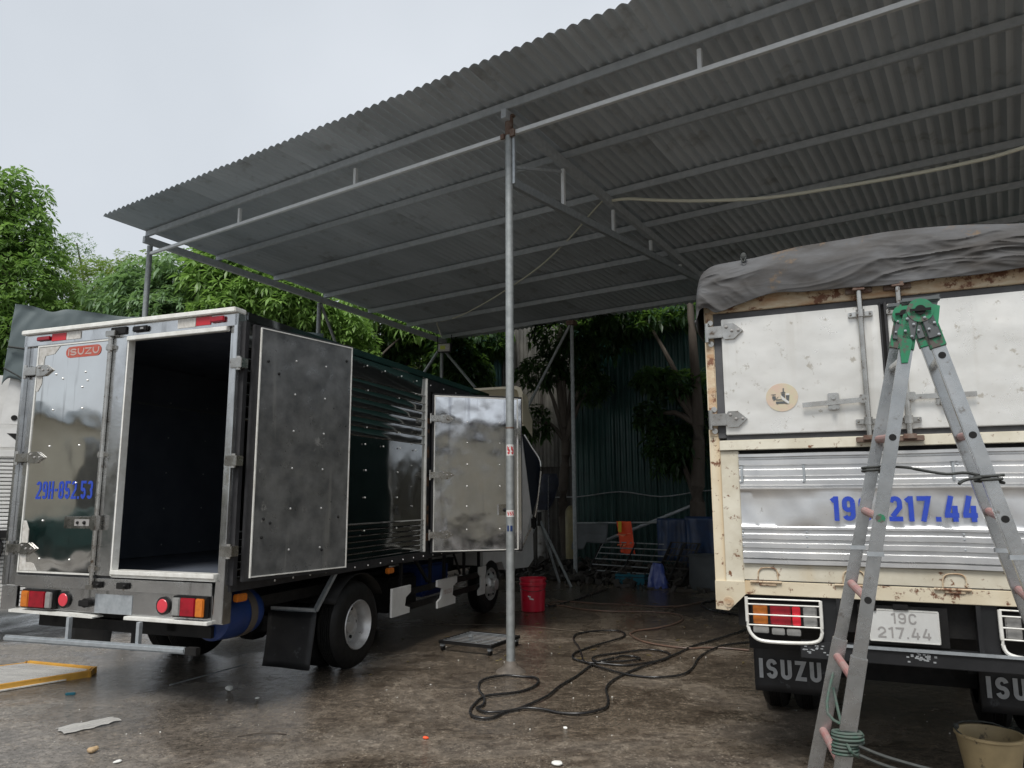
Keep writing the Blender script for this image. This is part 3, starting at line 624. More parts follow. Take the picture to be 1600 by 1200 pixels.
B().box(-.03, .035, .02, .06, .9, 2.78).out('hinge_channel', 'darkframe', T)
# open side door hinged at (.02,3.06)
SD = B().box(0, 1.05, -.0, .035, .905, 2.64, .004).out('side_door', 'darkframe', T, label='bright stainless side door swung open beside the pole')
SD.matrix_local = Matrix.Translation((.03, 3.05, 0)) @ Matrix.Rotation(math.atan2(.655, .81), 4, 'Z')
B().box(.03, 1.035, -.008, -.001, .925, 2.615).out('door_skin', 'brightsteel', SD)
b = B()
for a in ((.022, .032, .92, 2.62), (.985, .998, .92, 2.62), (.032, .985, .92, .93), (.032, .985, 2.605, 2.62)): b.box(a[0], a[1], -.013, -.0085, a[2], a[3])
b.out('door_edge', 'trim', SD)
for z in (2.36, 1.74, 1.1): strap_hinge(SD, -.02, z, -.02, 1, .27)
rivets(SD, [(x, -.0095, z) for x in (.4, .78) for z in (1.15, 1.4, 1.62, 1.86, 2.1, 2.33)], .008)
B().box(.76, .93, -.03, -.009, 1.3, 1.42, .004).out('door_latch', 'chrome', SD); B().ball((.83, -.035, 1.36), .022).out('latch_bolts', 'black', SD)
B().box(.93, .99, -.04, -.009, 2.2, 2.28, .006).out('door_catch', 'chrome', SD)
# wheels, flaps, arch, barrel, guards
wheel(T, -.115, 1.72, .375, .2); wheel(T, -.36, 1.72, .375, .2); wheel(T, -2.05, 1.72, .375, .2, side=-1); wheel(T, -1.8, 1.72, .375, .2, side=-1)
wheel(T, -.2, 5.08, .365, .2, dish='front'); wheel(T, -1.9, 5.08, .365, .2, side=-1, dish='front')
b = B().grid(lambda u, v: (-.47+.47*u, 1.06-.05*(1-v)+.012*math.sin(5*u+3*v), .13+.44*v), 8, 8); b.out('mudflap', 'flap', T, True, solid=.008)
b = B().grid(lambda u, v: (-2.0+.48*u, .45+.01*math.sin(5*u+3*v), .33+.24*v), 6, 6); b.out('mudflap', 'flap', T, True, solid=.008)
B().box(-1.5, -.8, .3, .34, .47, .62).box(-1.1, -1.06, .25, .3, .35, .6).out('rear_bracket', 'flap', T)
B().bar((-.03, 1.09, .58), (-.03, 1.36, .86), .035, .03).box(-.46, -.03, 1.07, 1.1, .56, .6).out('arch_strip', 'galv', T)
b = B().grid(lambda u, v: (-.47+.47*u, 1.72+.45*math.cos(rad(150-120*v)), .375+.45*math.sin(rad(150-120*v))), 2, 12); b.out('wheel_arch', 'black', T, True, solid=.006)
bl = B().lathe([(.001, 0), (.14, 0), (.165, .02), (.17, .1), (.175, .2), (.17, .22), (.17, .32), (.165, .38), (.14, .42), (.001, .42)], (-.25, .13, .655), 'Y', 28).out('water_barrel', 'barrel', T, True)
B().lathe([(.172, .24), (.177, .24), (.177, .31), (.172, .31)], (-.25, .13, .655), 'Y', 28).out('strap', 'strap', bl, True)
for (y0, z) in ((.1, .775), (2.2, .77)): B().box(-.03, .015, y0, y0+.11, z, z+.055, .008).out('side_marker', 'amber', T)
b = B().bar((-.03, 2.5, .545), (-.03, 4.6, .545), .03, .06).bar((-.03, 2.5, .4), (-.03, 4.6, .4), .03, .06)
b.out('side_guard', 'black', T)
for p in ([(2.28, .35), (2.28, .62), (2.66, .62), (2.66, .55), (2.56, .51), (2.54, .43), (2.64, .4), (2.64, .35)], [(3.28, .30), (3.28, .37), (3.36, .4), (3.4, .5), (3.27, .53), (3.27, .60), (3.78, .60), (3.78, .53), (3.68, .5), (3.66, .4), (3.74, .37), (3.74, .30)], [(4.42, .3), (4.42, .36), (4.5, .4), (4.5, .52), (4.44, .56), (4.44, .64), (4.66, .64), (4.66, .56), (4.62, .5), (4.62, .3)]):
    B().prism(p, 'X', -.01, .012).out('guard_bracket', 'white', T)
text('ISUZU', 'lettering', 'oldlet', T, 0, .2, .43, .48, 0, .2, .2).matrix_local = Matrix.Translation((.0125, 3.43, 0)) @ Matrix.Rotation(math.pi/2, 4, 'Z')
b = B()
for y in (2.55, 3.2, 3.55, 4.1, 4.55): b.box(-.06, -.035, y-.02, y+.02, .5, .86)
b.bar((-.05, 2.85, .86), (-.05, 3.15, .6), .025, .03).bar((-.05, 3.8, .86), (-.05, 4.0, .6), .02, .02); b.out('guard_stays', 'black', T)
# cab
cab = B().prism([(4.82, .62), (4.82, 2.3), (5.0, 2.42), (6.3, 2.42), (6.55, 2.3), (6.8, 1.45), (6.85, .55), (6.6, .45), (5.6, .5), (5.5, .62)], 'X', -2.08, -.1).out('cab', 'white', T)
B().prism([(5.75, 1.5), (5.75, 2.2), (6.4, 2.2), (6.6, 1.5)], 'X', -.1, -.09).out('side_window', 'darkglass', cab)
B().prism([(5.6, .9), (5.6, 2.25), (5.63, 2.25), (5.63, .9)], 'X', -.1, -.092).out('door_gap', 'darkframe', cab)
# roof fairing: shell open to the rear
outer = lambda y, z0, x0, x1, r=.1: [(x0, z0), (x0, 3.16-r-(y-6.1)*.5), (x0+r*.3, 3.16-r*.3-(y-6.1)*.5), (x0+r, 3.16-(y-6.1)*.5), (x1-r, 3.16-(y-6.1)*.5), (x1-r*.3, 3.16-r*.3-(y-6.1)*.5), (x1, 3.16-r-(y-6.1)*.5), (x1, z0)]
b = B(); rings = []
for y, ins in ((6.1, 0), (6.1, .06), (6.6, .08)):
    rings.append([b.bm.verts.new((p[0], y, p[1]-(ins*.6 if i not in (0, 7) else 0))) for i, p in enumerate(outer(6.1, 2.6, -2.02+ins, .0-ins))])
for a, c in zip(rings, rings[1:]):
    for i in range(7): b.bm.faces.new((a[i], a[i+1], c[i+1], c[i]))
b.bm.faces.new(rings[-1])
ring2 = [b.bm.verts.new((p[0], 6.75, p[1]-.35 if i not in (0, 7) else p[1])) for i, p in enumerate(outer(6.1, 2.43, -1.95, -.07))]
for i in range(7): b.bm.faces.new((rings[0][i], rings[0][i+1], ring2[i+1], ring2[i]))
b.out('roof_fairing', 'cream', cab, True)
cdoor = B().prism([(-.0, .72), (.1, .95), (.19, 1.3), (.04, 2.42), (-.06, 2.42), (-.06, .72)], 'Y', 5.93, 5.97).out('cab_door', 'white', T, label='open white cab door')
B().prism([(.195, 1.25), (.30, 1.6), (.335, 1.97), (.22, 2.2), (.05, 2.41)], 'Y', 5.925, 5.95).out('door_window', 'darkglass', cdoor)
B().tube([(.09, 5.92, 2.4), (.2, 5.92, 2.22), (.33, 5.92, 2.0), (.32, 5.92, 1.7), (.24, 5.92, 1.2), (.12, 5.92, .95), (.02, 5.92, .73)], .014, 8, 4).out('window_rail', 'chrome', cdoor, True)
B().box(.2, .28, 5.85, 5.9, 1.05, 1.22, .02).out('mirror', 'black', cdoor)

# ------------------------------------------------------------------ tarped truck (right)
RO, RA = (1.1307, 4.1919), 23.64
R = thing('stake_truck', (*RO, 0), rad(-RA), 'rusty cream and bare aluminium truck rear numbered 19C 217.44 behind the ladder', 'truck')
W = 1.84
for s in (0, 1):
    f = (lambda x: x) if s == 0 else (lambda x: W-x)
    def bx(b, a, c, *r, **k): return b.box(min(f(a), f(c)), max(f(a), f(c)), *r, **k)
    p = bx(B(), -.008, .05, -.0, .06, .91, 2.6, bev=.004).out('corner_post', 'creamr' , R)
    bx(B(), -.001, .04, -.006, -.001, 1.84, 2.56).out('rust_patch', 'rust', p)
    bx(B(), .051, .148, .0, .05, .985, 1.752, bev=.003).out('rear_stile', 'creamp', R)
    B().prism([(f(-.008), .89), (f(.06), .885), (f(.155), .978), (f(.15), 1.04), (f(-.008), 1.04)], 'Y', -.014, .03).out('corner_gusset', 'creamr', R)
    B().lathe([(.001, -.022), (.012, -.022), (.012, -.018), (.028, -.018), (.028, -.014)], (f(.06), 0, .93), 'Y', 16).out('gusset_bolt', 'rust', R)
    B().box(min(f(.045), f(.09)), max(f(.045), f(.09)), -.008, .04, 1.822, 2.55, .004).out('gasket', 'greygasket', R)
    # doors
    a0, a1 = (.09, .905) if s == 0 else (.945, 1.75)
    d = B().box(a0, a1, -.022, .02, 1.84, 2.507, .004)
    d = d.out('rear_door', 'alupanel', R, label='upper left rear door with round sticker' if s == 0 else 'upper right rear door half behind the ladder')
    xr = .815 if s == 0 else 1.0
    B().cyl((xr, -.055, 1.79), (xr, -.055, 2.585), .0145, n=14).out('lock_rod', 'chrome', d, True)
    for z in (2.46, 1.885): B().cyl((xr, -.055, z-.02), (xr, -.055, z+.02), .022, n=12).box(xr-.06, xr+.06, -.042, -.022, z-.013, z+.013, .003).ball((xr-.047, -.044, z), .008, n=6).ball((xr+.047, -.044, z), .008, n=6).out('rod_bracket', 'chrome', d)
    for z in (2.588, 1.79): B().box(xr-.065, xr+.065, -.05, -.024, z-.014, z+.014, .003).box(xr-.03, xr+.03, -.075, -.03, z-.004, z+.022, .003).out('rod_keeper', 'rustpipe', R)
    # flat handle
    h0, h1 = (.5, .81) if s == 0 else (1.0, 1.31)
    hb = B().bar((h0, -.05, 1.985 if s == 0 else 2.0), (h1, -.05, 2.0 if s == 0 else 2.0), .006, .026).box(h1-.03 if s == 0 else h0, h1+.015 if s == 0 else h0+.04, -.07, -.04, 1.98, 2.025, .004)
    hb.out('door_handle', 'chrome', d)
    hx = .655 if s == 0 else 1.16
    B().box(hx-.028, hx+.028, -.04, -.0225, 1.955, 2.045, .004).cyl((hx, -.06, 1.965), (hx, -.04, 1.965), .013).cyl((hx, -.06, 2.02), (hx, -.04, 2.02), .013).out('handle_catch', 'chrome', d)
    for z in (2.432, 1.928): strap_hinge(R, f(.01), z, -.03, 1 if s == 0 else -1, .2); B().cyl((f(.028), -.01, z+.062), (f(.028), -.002, z+.062), .016, n=12).cyl((f(.028), -.01, z-.062), (f(.028), -.002, z-.062), .016, n=12).out('hinge_bolts', 'chrome', R)
B().box(.907, .915, -.015, .02, 1.84, 2.52).box(.93, .944, -.03, .02, 1.84, 2.52, .003).out('gasket', 'darkframe', R); B().box(.915, .93, .0, .02, 1.84, 2.52).out('door_gap', 'hole', R)
B().box(.045, 1.795, -.006, .05, 2.508, 2.545, .004).out('gasket', 'greygasket', R)
B().box(.03, 1.81, -.022, .05, 2.546, 2.66, .003).out('top_beam', 'rust', R)
B().box(.09, 1.75, -.004, .04, 1.812, 1.839).out('gasket', 'greygasket', R)
B().box(.05, 1.79, -.016, .05, 1.755, 1.811, .003).out('middle_rail', 'creamp', R)
# ribbed panel
prof = [(0, 1.733), (.018, 1.73), (.018, 1.715), (.002, 1.711), (.002, 1.702), (.012, 1.697), (.012, 1.672), (.002, 1.664), (.002, 1.648), (.012, 1.641), (.012, 1.612), (.002, 1.604), (.002, 1.59), (.012, 1.584), (.012, 1.562), (.002, 1.554), (.002, 1.548), (.014, 1.54), (.012, 1.532), (.008, 1.52), (.008, 1.48), (.008, 1.44), (.008, 1.4), (.008, 1.36), (.008, 1.34), (.014, 1.334), (.014, 1.324), (.003, 1.318), (.003, 1.3), (.014, 1.294), (.014, 1.272), (.002, 1.266), (.002, 1.252), (.014, 1.246), (.014, 1.226), (.002, 1.22), (.002, 1.204), (.014, 1.198), (.014, 1.172), (.002, 1.166), (.014, 1.158), (.014, 1.142), (0, 1.138)]
def fp(u, v):
    k = int(round(u*(len(prof)-1))); d, z = prof[k]; x = .15+v*1.54
    dd = 0
    if 1.34 < z < 1.53: dd = .010*noise.noise(Vector((x*3.3, z*6, 1.7)))+.005*noise.noise(Vector((x*11, z*14, 4)))
    else: dd = .003*noise.noise(Vector((x*5, z*3, 9)))
    return (x, -d-dd-.012, z+.003*noise.noise(Vector((x*3, 0, z*2))))
pn = B().grid(fp, len(prof)-1, 90).out('ribbed_panel', 'aluribs', R, True)
b = B()
for x in (.155, .48, .82, 1.2, 1.5):
    for z in (1.655, 1.575, 1.31, 1.285, 1.235): b.ball((x, -.024, z), .006, n=6)
b.out('rivets', 'galv', pn)
for x in (.165, .485, .835, 1.18): B().box(x-.006, x+.006, -.034, -.016, 1.575, 1.665, .002).out('panel_clip', 'galv', pn)
text('19C 217.44', 'lettering', 'blue', R, .61, 1.265, 1.372, 1.498, -.035, .185, .13)
B().box(.1485, 1.6915, -.008, .05, 1.052, 1.137, .002).out('lower_rail', 'creamp', R)
B().box(.151, 1.689, -.018, .05, .975, 1.048, .003).out('bottom_rail', 'creamr', R)
B().box(.16, 1.68, -.012, .04, 1.0485, 1.0515).out('rail_gap', 'hole', R)
for x in (.27, .69, 1.14, 1.57):
    b = B().tube([(x-.05, -.012, 1.052), (x-.045, -.014, 1.1), (x-.02, -.014, 1.118), (x+.03, -.014, 1.118), (x+.05, -.014, 1.1), (x+.052, -.012, 1.06)], .0035, 6).box(x-.045, x+.045, -.026, -.0185, 1.025, 1.05, .003).cyl((x-.09, -.026, 1.045), (x+.07, -.026, 1.045), .006, n=8); b.out('tailgate_hinge', 'rust', R)
# body behind (hidden sides), roof bows
B().box(-.005, .03, .061, 3.3, .98, 2.5).box(W-.03, W+.005, .061, 3.3, .98, 2.5).box(.03, W-.03, .06, 3.3, .98, 1.02).box(.03, W-.03, 3.27, 3.3, 1.02, 2.5).out('body_walls', 'creamp', R)
B().box(.06, 1.78, .06, .12, 1.02, 2.5).out('inner_backing', 'darkframe', R)
# cab of the tarped truck, hidden behind its body
cb = B().prism([(3.4, .6), (3.4, 2.0), (3.5, 2.1), (4.5, 2.1), (4.9, 1.35), (5.0, .45), (3.9, .4)], 'X', .1, W-.1).out('cab', 'creamp', R)
# lamps with guards
for s in (0, 1):
    f = (lambda x: x) if s == 0 else (lambda x: W-x)
    seg = [(.182, .26, 'amber'), (.27, .378, 'redlens'), (.38, .425, 'redbright'), (.435, .505, 'clearlens')]
    seg = [(min(f(a), f(c)), max(f(a), f(c)), m) for a, c, m in seg]
    h = lamp(R, seg, .82, .925, y=.03, d=.04)
    B().box(min(f(.18), f(.26)), max(f(.18), f(.26)), .0, .02, .775, .81, .004).box(min(f(.275), f(.34)), max(f(.275), f(.34)), .0, .02, .77, .805, .004).box(min(f(.35), f(.42)), max(f(.35), f(.42)), .0, .02, .77, .805, .004).out('lamp_base', 'clearlens', h)
    g_ = B().tube([(f(.155), -.03, .965), (f(.155), -.03, .9), (f(.158), -.03, .81), (f(.18), -.03, .765), (f(.22), -.03, .742), (f(.3), -.03, .738), (f(.42), -.03, .742), (f(.49), -.03, .752), (f(.52), -.03, .78), (f(.525), -.03, .85), (f(.525), -.03, .96)], .009, 8).out('lamp_guard', 'trim', R, True)
    for z in (.955, .927, .874, .82): B().cyl((f(.155), -.03, z), (f(.525), -.03, z+.004), .004, n=8).out('guard_bar', 'trim', g_)
    B().box(min(f(.53), f(.6)), max(f(.53), f(.6)), .0, .05, .74, .972).box(min(f(.60), f(.62)), max(f(.60), f(.62)), -.02, .03, .74, .972).out('bumper_bracket', 'flap', R)
    fx0, fx1 = (.1, .55) if s == 0 else (1.3, 1.74)
    fm = B().grid(lambda u, v: (fx0+(fx1-fx0)*u, .7+.004*math.sin(4*u+2*v), .315+.33*v), 8, 8).out('mudflap', 'flap', R, True, solid=.008)
    text('ISUZU', 'lettering', 'palelet', fm, fx0+.03, fx0+.385, .395, .51, .682, .2, .17)
    wheel(R, f(.15), 1.65, .33, .17, side=-1 if s == 0 else 1); wheel(R, f(.36), 1.65, .33, .17, side=-1 if s == 0 else 1)
    wheel(R, f(.2), 4.2, .33, .17, side=-1 if s == 0 else 1, dish='front')
B().box(.1, 1.74, .06, .14, .8, .97).box(.5, .58, .76, 4.5, .5, .72).box(1.26, 1.34, .76, 4.5, .5, .72).box(.45, 1.4, 1.55, 1.75, .25, .42).box(.1, 1.74, .5, .6, .6, .9).out('chassis', 'black', R)
B().bar((.56, .3, .7), (.56, .02, .93), .04, .05).bar((1.28, .2, .84), (1.28, .02, .93), .04, .05).out('tow_bracket', 'flap', R)
bm_ = B().box(.415, 1.43, -.03, .03, .668, .752, .004).out('bumper_beam', 'flap', R)
B().box(.62, 1.429, -.04, -.031, .738, .7525).out('bumper_edge', 'galv', bm_); b = B()
for i in range(26): x, z = random.gauss(.98, .035), random.gauss(.715, .01); b.box(x-.006, x+.006, -.0316, -.0304, z-.003, z+.004)
for i in range(22): x, z = random.uniform(.43, .6), random.uniform(.69, .74); b.box(x-.006, x+.006, -.0316, -.0304, z-.002, z+.003)
b.out('chipped_paint', 'palelet', bm_)
pl = B().box(.745, 1.062, -.02, -.012, .775, .936, .004).out('number_plate', 'plate', R)
b = B()
for a in ((.75, 1.057, .7785, .7815), (.75, 1.057, .9295, .9325), (.748, .751, .782, .929), (1.056, 1.059, .782, .929)): b.box(a[0], a[1], -.0222, -.0203, a[2], a[3])
b.out('plate_rim', 'trim', pl)
text('19C', 'lettering', 'greylet', pl, .85, .962, .868, .92, -.0208, .15, .22); text('217.44', 'lettering', 'greylet', pl, .785, 1.02, .797, .85, -.0208, .15, .22)
B().box(.77, .785, -.03, .0, .925, .95, .003).box(.86, .93, -.03, .0, .935, .96, .003).out('plate_light', 'black', R)
B().box(.7, 1.1, .0, .02, .76, .95).out('plate_backing', 'black', R)
# round sticker
cx, cz = .397, 2.037
b = B().prism([(cx+.083*(1+.02*math.sin(a*.9))*math.cos(a), cz+.078*math.sin(a)) for a in [k*math.tau/40 for k in range(40)]], 'Y', -.0245, -.0225); sk = b.out('round_sticker', mat('aged beige sticker', (.52, .48, .34), (.56, .42, .34), 14, (.5, .6)), R)
S = .16/780.  # metres per zoomed pixel of the emblem
def E(x, y): return (cx+(x-640)*S, cz-(y-630)*S)
b = B()
for poly in ([(668, 385), (700, 385), (698, 480), (735, 500), (735, 512), (612, 512), (612, 500), (664, 480)], [(625, 525), (718, 525), (718, 655), (632, 575)], [(735, 585), (832, 585), (808, 745), (745, 690)], [(490, 680), (620, 675), (650, 705), (490, 705)], [(480, 735), (680, 735), (775, 820), (700, 800), (545, 795), (520, 812), (485, 800)], [(392, 590), (480, 590), (488, 690), (455, 690), (440, 715), (420, 715), (415, 650), (395, 690)], [(370, 540), (490, 540), (490, 550), (440, 560), (430, 580), (415, 560), (370, 550)], [(495, 660), (545, 600), (550, 606), (505, 670)]):
    b.prism([E(*p) for p in poly], 'Y', -.0262, -.0247)
b.out('emblem', 'greysheet', sk)
B().prism([E(600, 570), E(630, 590), E(820, 760), E(800, 815), E(640, 690)], 'Y', -.027, -.0263).prism([E(*p) for p in ((740, 530), (830, 530), (830, 575), (740, 575))], 'Y', -.0262, -.0247).out('emblem_slash', 'plate', sk)
# tarpaulin over it
hoop = [(-.045, 2.44), (-.05, 2.56), (-.045, 2.68), (-.02, 2.78), (.04, 2.835), (.12, 2.85), (.3, 2.862), (.6, 2.885), (.91, 2.91), (1.25, 2.89), (1.55, 2.86), (1.74, 2.84), (1.82, 2.8), (1.87, 2.7), (1.88, 2.56), (1.885, 2.44)]
hem = [(-.045, 2.5), (-.02, 2.56), (.02, 2.57), (.08, 2.535), (.2, 2.57), (.38, 2.615), (.55, 2.605), (.75, 2.603), (.92, 2.595), (1.15, 2.6), (1.4, 2.6), (1.6, 2.61), (1.72, 2.58), (1.8, 2.56), (1.86, 2.54), (1.885, 2.5)]
def interp(P, t):
    n = len(P)-1; t = min(max(t, 0), 1)*n; i = min(int(t), n-1); k = t-i
    p0, p1, p2, p3 = P[max(i-1, 0)], P[i], P[i+1], P[min(i+2, n)]
    return [.5*((2*p1[j])+(p2[j]-p0[j])*k+(2*p0[j]-5*p1[j]+4*p2[j]-p3[j])*k*k+(3*p1[j]-p0[j]-3*p2[j]+p3[j])*k**3) for j in (0, 1)]
def tarp(u, v):
    ox, oz = interp(hoop, u)
    if v < .62:               # rear face, from hem to the edge
        k = v/.62; hx, hz = interp(hem, u); e = math.sin(k*math.pi/2)
        x = hx+(ox-hx)*k; z = hz+(oz-hz)*k; y = -.075+.085*(1-math.cos(k**2.5*math.pi/2))*1.0
        wx = x+.35*noise.noise(Vector((x*1.7, z*3, 11))); wz = z+.12*noise.noise(Vector((x*2.1, z*4, 23)))+.05*abs(x-.93)
        rg = lambda a, c, e, f: max(0, 1-2.6*abs(noise.noise(Vector((wx*a, f, wz*c+wx*e)))))**2
        w = -.02*rg(.9, 6, .8, 0)*(.5+noise.noise(Vector((x*1.3, 3, z*2))))-.012*rg(1.8, 11, -1.2, 4)-.005*rg(4.5, 20, 3, 8)+.014*noise.noise(Vector((x*2.5, 6, z*5)))
        cre = .02*max(0, 1-abs((x-.93)-(2.93-z)*.55)/.1)
        y += (w+cre)*min(1, 4*k*(1-k)+.25)
        z += .006*noise.noise(Vector((x*4, 5, 0)))*(1-k)
        return (x, y, z)
    k = (v-.62)/.38; y = .01+3.32*k
    sag = -.03*abs(math.sin(k*math.pi*4)) + .02*noise.noise(Vector((ox*3, y*3, oz*3)))
    return (ox+(sag*.3 if ox < .5 else -sag*.3), y, oz+(sag if oz > 2.75 else 0))
tp = B().grid(tarp, 260, 150).out('tarpaulin', 'tarpg', None, True, solid=.004)
tag(place(tp, *RO, 0, rad(-RA)), 'crumpled grey tarpaulin stretched over the top of the aluminium truck body on the right', 'tarpaulin')
o = B().ball((.235, -.03, 2.86), .018, (1, 1, 1.5)).tube([(.22, -.05, 2.85), (.235, -.06, 2.82), (.25, -.05, 2.85)], .004).out('tie_knot', 'rope', None); tag(place(o, *RO, 0, rad(-RA)), 'small dark tie knot at the upper edge of the grey tarpaulin', 'knot')

# ------------------------------------------------------------------ ladder
LO = (1.4808, 2.65)
LD = thing('folding_ladder', (*LO, 0), rad(-RA), 'aluminium folding ladder with green hinges standing open behind the cream truck', 'ladder')
LY = .36
def lx(side, y, z):      # rail centre line, near frame at y=0, far frame at y=LY
    k = y/LY
    if side == 'l': return (-.035-.209*(2.014-z))*(1-k)+(-.042-.245*(2.079-z))*k
    return (.078+.243*(2.015-z))*(1-k)+(.089+.24*(2.052-z))*k
def rail(side, y, z0, z1, w, d, b=None):
    b = b or B(); x0, x1 = lx(side, y, z0), lx(side, y, z1); c = math.hypot(x1-x0, z1-z0); ox, oz = (z1-z0)/c*w/2, -(x1-x0)/c*w/2
    b.prism([(x0-ox, z0-oz), (x0+ox, z0+oz), (x1+ox, z1+oz), (x1-ox, z1-oz)], 'Y', y-d/2, y+d/2)
    bmesh.ops.bevel(b.bm, geom=list(b.bm.edges), offset=.003, segments=2, affect='EDGES'); return b
for y in (0, LY):
    for side in 'lr':
        h = 2.14+.07*(y/LY)
        r_ = rail(side, y, .78, h-.1, .046, .03).out('rail', 'ladder', LD)
        rail(side, y, .32, .93, .056, .038).out('rail_sleeve', 'ladder', r_)
        rail(side, y, .03, .33, .044, .028).out('lower_rail', 'ladder', LD)
        rail(side, y, 0, .035, .055, .045).out('rubber_foot', 'rubber', LD)
        B().box(lx(side, y, 1.3)-.028, lx(side, y, 1.3)+.028, y-.018, y+.018, 1.285, 1.3).out('rail_collar', 'galv', r_)
        if y == 0:
            for z in (2.0, 1.71, 1.42, 1.13, .84, .55):
                if (side, z) in (('l', 1.42), ('l', .84), ('l', .55)): continue
                q = .0152 if z > .93 else .0192
                B().cyl((lx(side, y, z), -q, z), (lx(side, y, z), -q-.002, z), .0125, n=16).out('rung_hole', 'hole', r_)
for side in 'lr':
    for i, z in enumerate((2.0, 1.71, 1.42, 1.13, .84, .55, .26)):
        B().cyl((lx(side, 0, z), .0, z), (lx(side, LY, z+.02), LY, z+.02), .0155, n=12).out('rung', 'rungpink' if z < 1.8 else 'ladder', LD)
x = lx('l', 0, 1.42); B().cyl((x, -.0155, 1.42), (x, -.03, 1.42), .016, n=8).out('green_cap', 'greenp', LD)
for y in (0, LY):
    h = 2.14+.07*(y/LY)
    hz = h+.03; hx = .024-.02*(y/LY); s = .84
    hg = B().cyl((hx, y-.03, hz), (hx, y+.03, hz), .052*s, n=28).out('hinge', 'greenp', LD, True)
    B().cyl((hx, y-.036, hz), (hx, y-.0305, hz), .018, n=14).box(hx-.034, hx+.034, y-.04, y-.036, hz-.005, hz+.005).out('hinge_pin', 'hole', hg)
    for side in 'lr':
        p1 = Vector((lx(side, y, h+.02), y, h+.02)); p2 = Vector((lx(side, y, h-.11), y, h-.11))
        rail(side, y, h-.11, h+.02, .052, .042).out('hinge_arm', 'greenp', hg)
        rail(side, y-.025, h-.075, h+.01, .044, .006).out('hinge_plate', 'greysheet', hg)
        b = B()
        for k in range(4): q = p1.lerp(p2, .15+.17*k); b.ball((q.x+(.012 if k % 2 else -.012), y-.031, q.z), .0055, n=6)
        b.out('rivets', 'galv', hg)
    B().box(hx-.06, hx+.07, y-.01, y+.035, hz+.035, hz+.055, .006).prism([(hx+.03, hz+.055), (hx+.07, hz+.06), (hx+.05, hz-.01), (hx+.025, hz+.015)], 'Y', y+.0, y+.03).out('top_plate', 'greysheet', hg)
B().prism([(-.055, 2.1), (-.02, 2.16), (-.01, 2.05), (-.03, 1.98), (-.05, 1.98)], 'Y', -.028, .01).out('hinge_wing', 'greenp', LD); B().prism([(.075, 2.1), (.088, 2.18), (.062, 2.19), (.045, 2.12)], 'Y', -.028, .01).out('hinge_wing', 'greenp', LD)
def rope(pts, r, m, label, cat='rope', n=6):
    o = B().tube(pts, r, n, 4).out('rope', m, None, True); place(o, *LO, 0, rad(-RA)); return tag(o, label, cat)
z = 1.60
def wrap(side, y0, z, turns=3, r0=.04, dz=.012):
    P = []
    for i in range(turns*8+1):
        a = i*math.pi/4; P.append((lx(side, y0, z)+r0*math.cos(a), y0+r0*.7*math.sin(a), z+dz*i/8-.02))
    return P
P = wrap('l', LY, 1.615, 2)+[(lx('l', 0, 1.6)+.06, -.02, 1.6), (-.02, -.03, 1.59), (.06, -.02, 1.575), (.13, .0, 1.578)]+wrap('r', 0, 1.565, 2)+[(.12, -.04, 1.555), (.09, -.06, 1.54)]
rope(P, .0055, 'rope', 'dark cord tied across between the ladder legs high up')
P = wrap('l', .0, .645, 4, .045)+[(lx('l', 0, .5)-.03, .1, .7), (lx('l', LY, .8), LY, .8), (lx('l', LY, .76), LY+.03, .75), (lx('l', .0, .64), -.03, .64)]+wrap('l', .0, .61, 3, .042)+wrap('l', .0, .66, 2, .05)
rope(P, .0055, 'ropegreen', 'green grey cord knotted round the lower left ladder legs')
for k, (dz, sag) in enumerate(((.0, .03), (-.03, .06))):
    rope([(lx('l', 0, .63)+.04, -.03, .635+dz), (-.2, -.03, .61+dz), (-.05, -.03, .585+dz), (.15, -.03, .575-sag*.3+dz), (.35, -.03, .57+dz), (lx('r', 0, .58), -.03, .58+dz), (lx('r', 0, .58)+.02, .04, .6+dz)], .006, 'rope', ('upper' if k == 0 else 'lower')+' of the two grey cords strung from the knot towards the right ladder leg')

# ------------------------------------------------------------------ far left truck
QO = (-5.356, 8.0)
F = thing('parked_truck', (*QO, 0), rad(24), 'white truck with a slatted side parked at the far left edge behind the box truck', 'truck')
b = B(); slats = []
B().box(-1.5, 3.2, .02, .06, .36, 1.94).out('side_backing', 'white', F)
for i in range(38):
    z = .375+i*.041
    B().prism([(0.0, z), (-.014, z+.004), (-.014, z+.026), (0, z+.032)], 'X', -1.5, 3.2).out('slat', 'white', F)
B().box(-1.5, 3.2, -.03, .06, 1.945, 2.02, .005).out('side_rail', 'white', F)
B().box(-1.5, 3.2, -.05, -.017, 1.09, 1.17).out('lower_bar', 'black', F); B().cyl((-.22, -.09, .98), (-.22, .0, .98), .17, n=20).out('spare_wheel', 'rubber', F)
B().prism([(-1.5, 2.05), (.3, 2.05), (.3, 2.28), (.02, 2.3), (-.1, 2.25), (-1.5, 2.25)], 'Y', -.02, .06).out('upper_panel', 'white', F)
B().prism([(.0, 2.1), (.1, 2.2), (-.12, 2.2)], 'Y', -.024, -.0205).out('panel_opening', 'hole', F)
B().prism([(-.2, 2.3), (-.14, 2.82), (.5, 2.85), (.5, 2.3)], 'Y', -.01, .05).prism([(.5, 2.3), (.5, 2.85), (3.2, 2.85), (3.2, 2.3)], 'Y', -.01, .05).out('upper_panel', 'white', F)
B().cyl((-.07, -.016, 2.37), (-.07, -.01, 2.37), .03, n=14).out('panel_hole', 'hole', F)
B().box(.06, .09, -.018, -.0105, 2.45, 2.75).out('panel_sticker', 'fteal', F)
B().box(-1.5, 3.2, .5, 1.9, .5, 2.9).out('body', 'white', F)
for x in (-1.0, 2.4): wheel(F, x, .35, .4, .2)
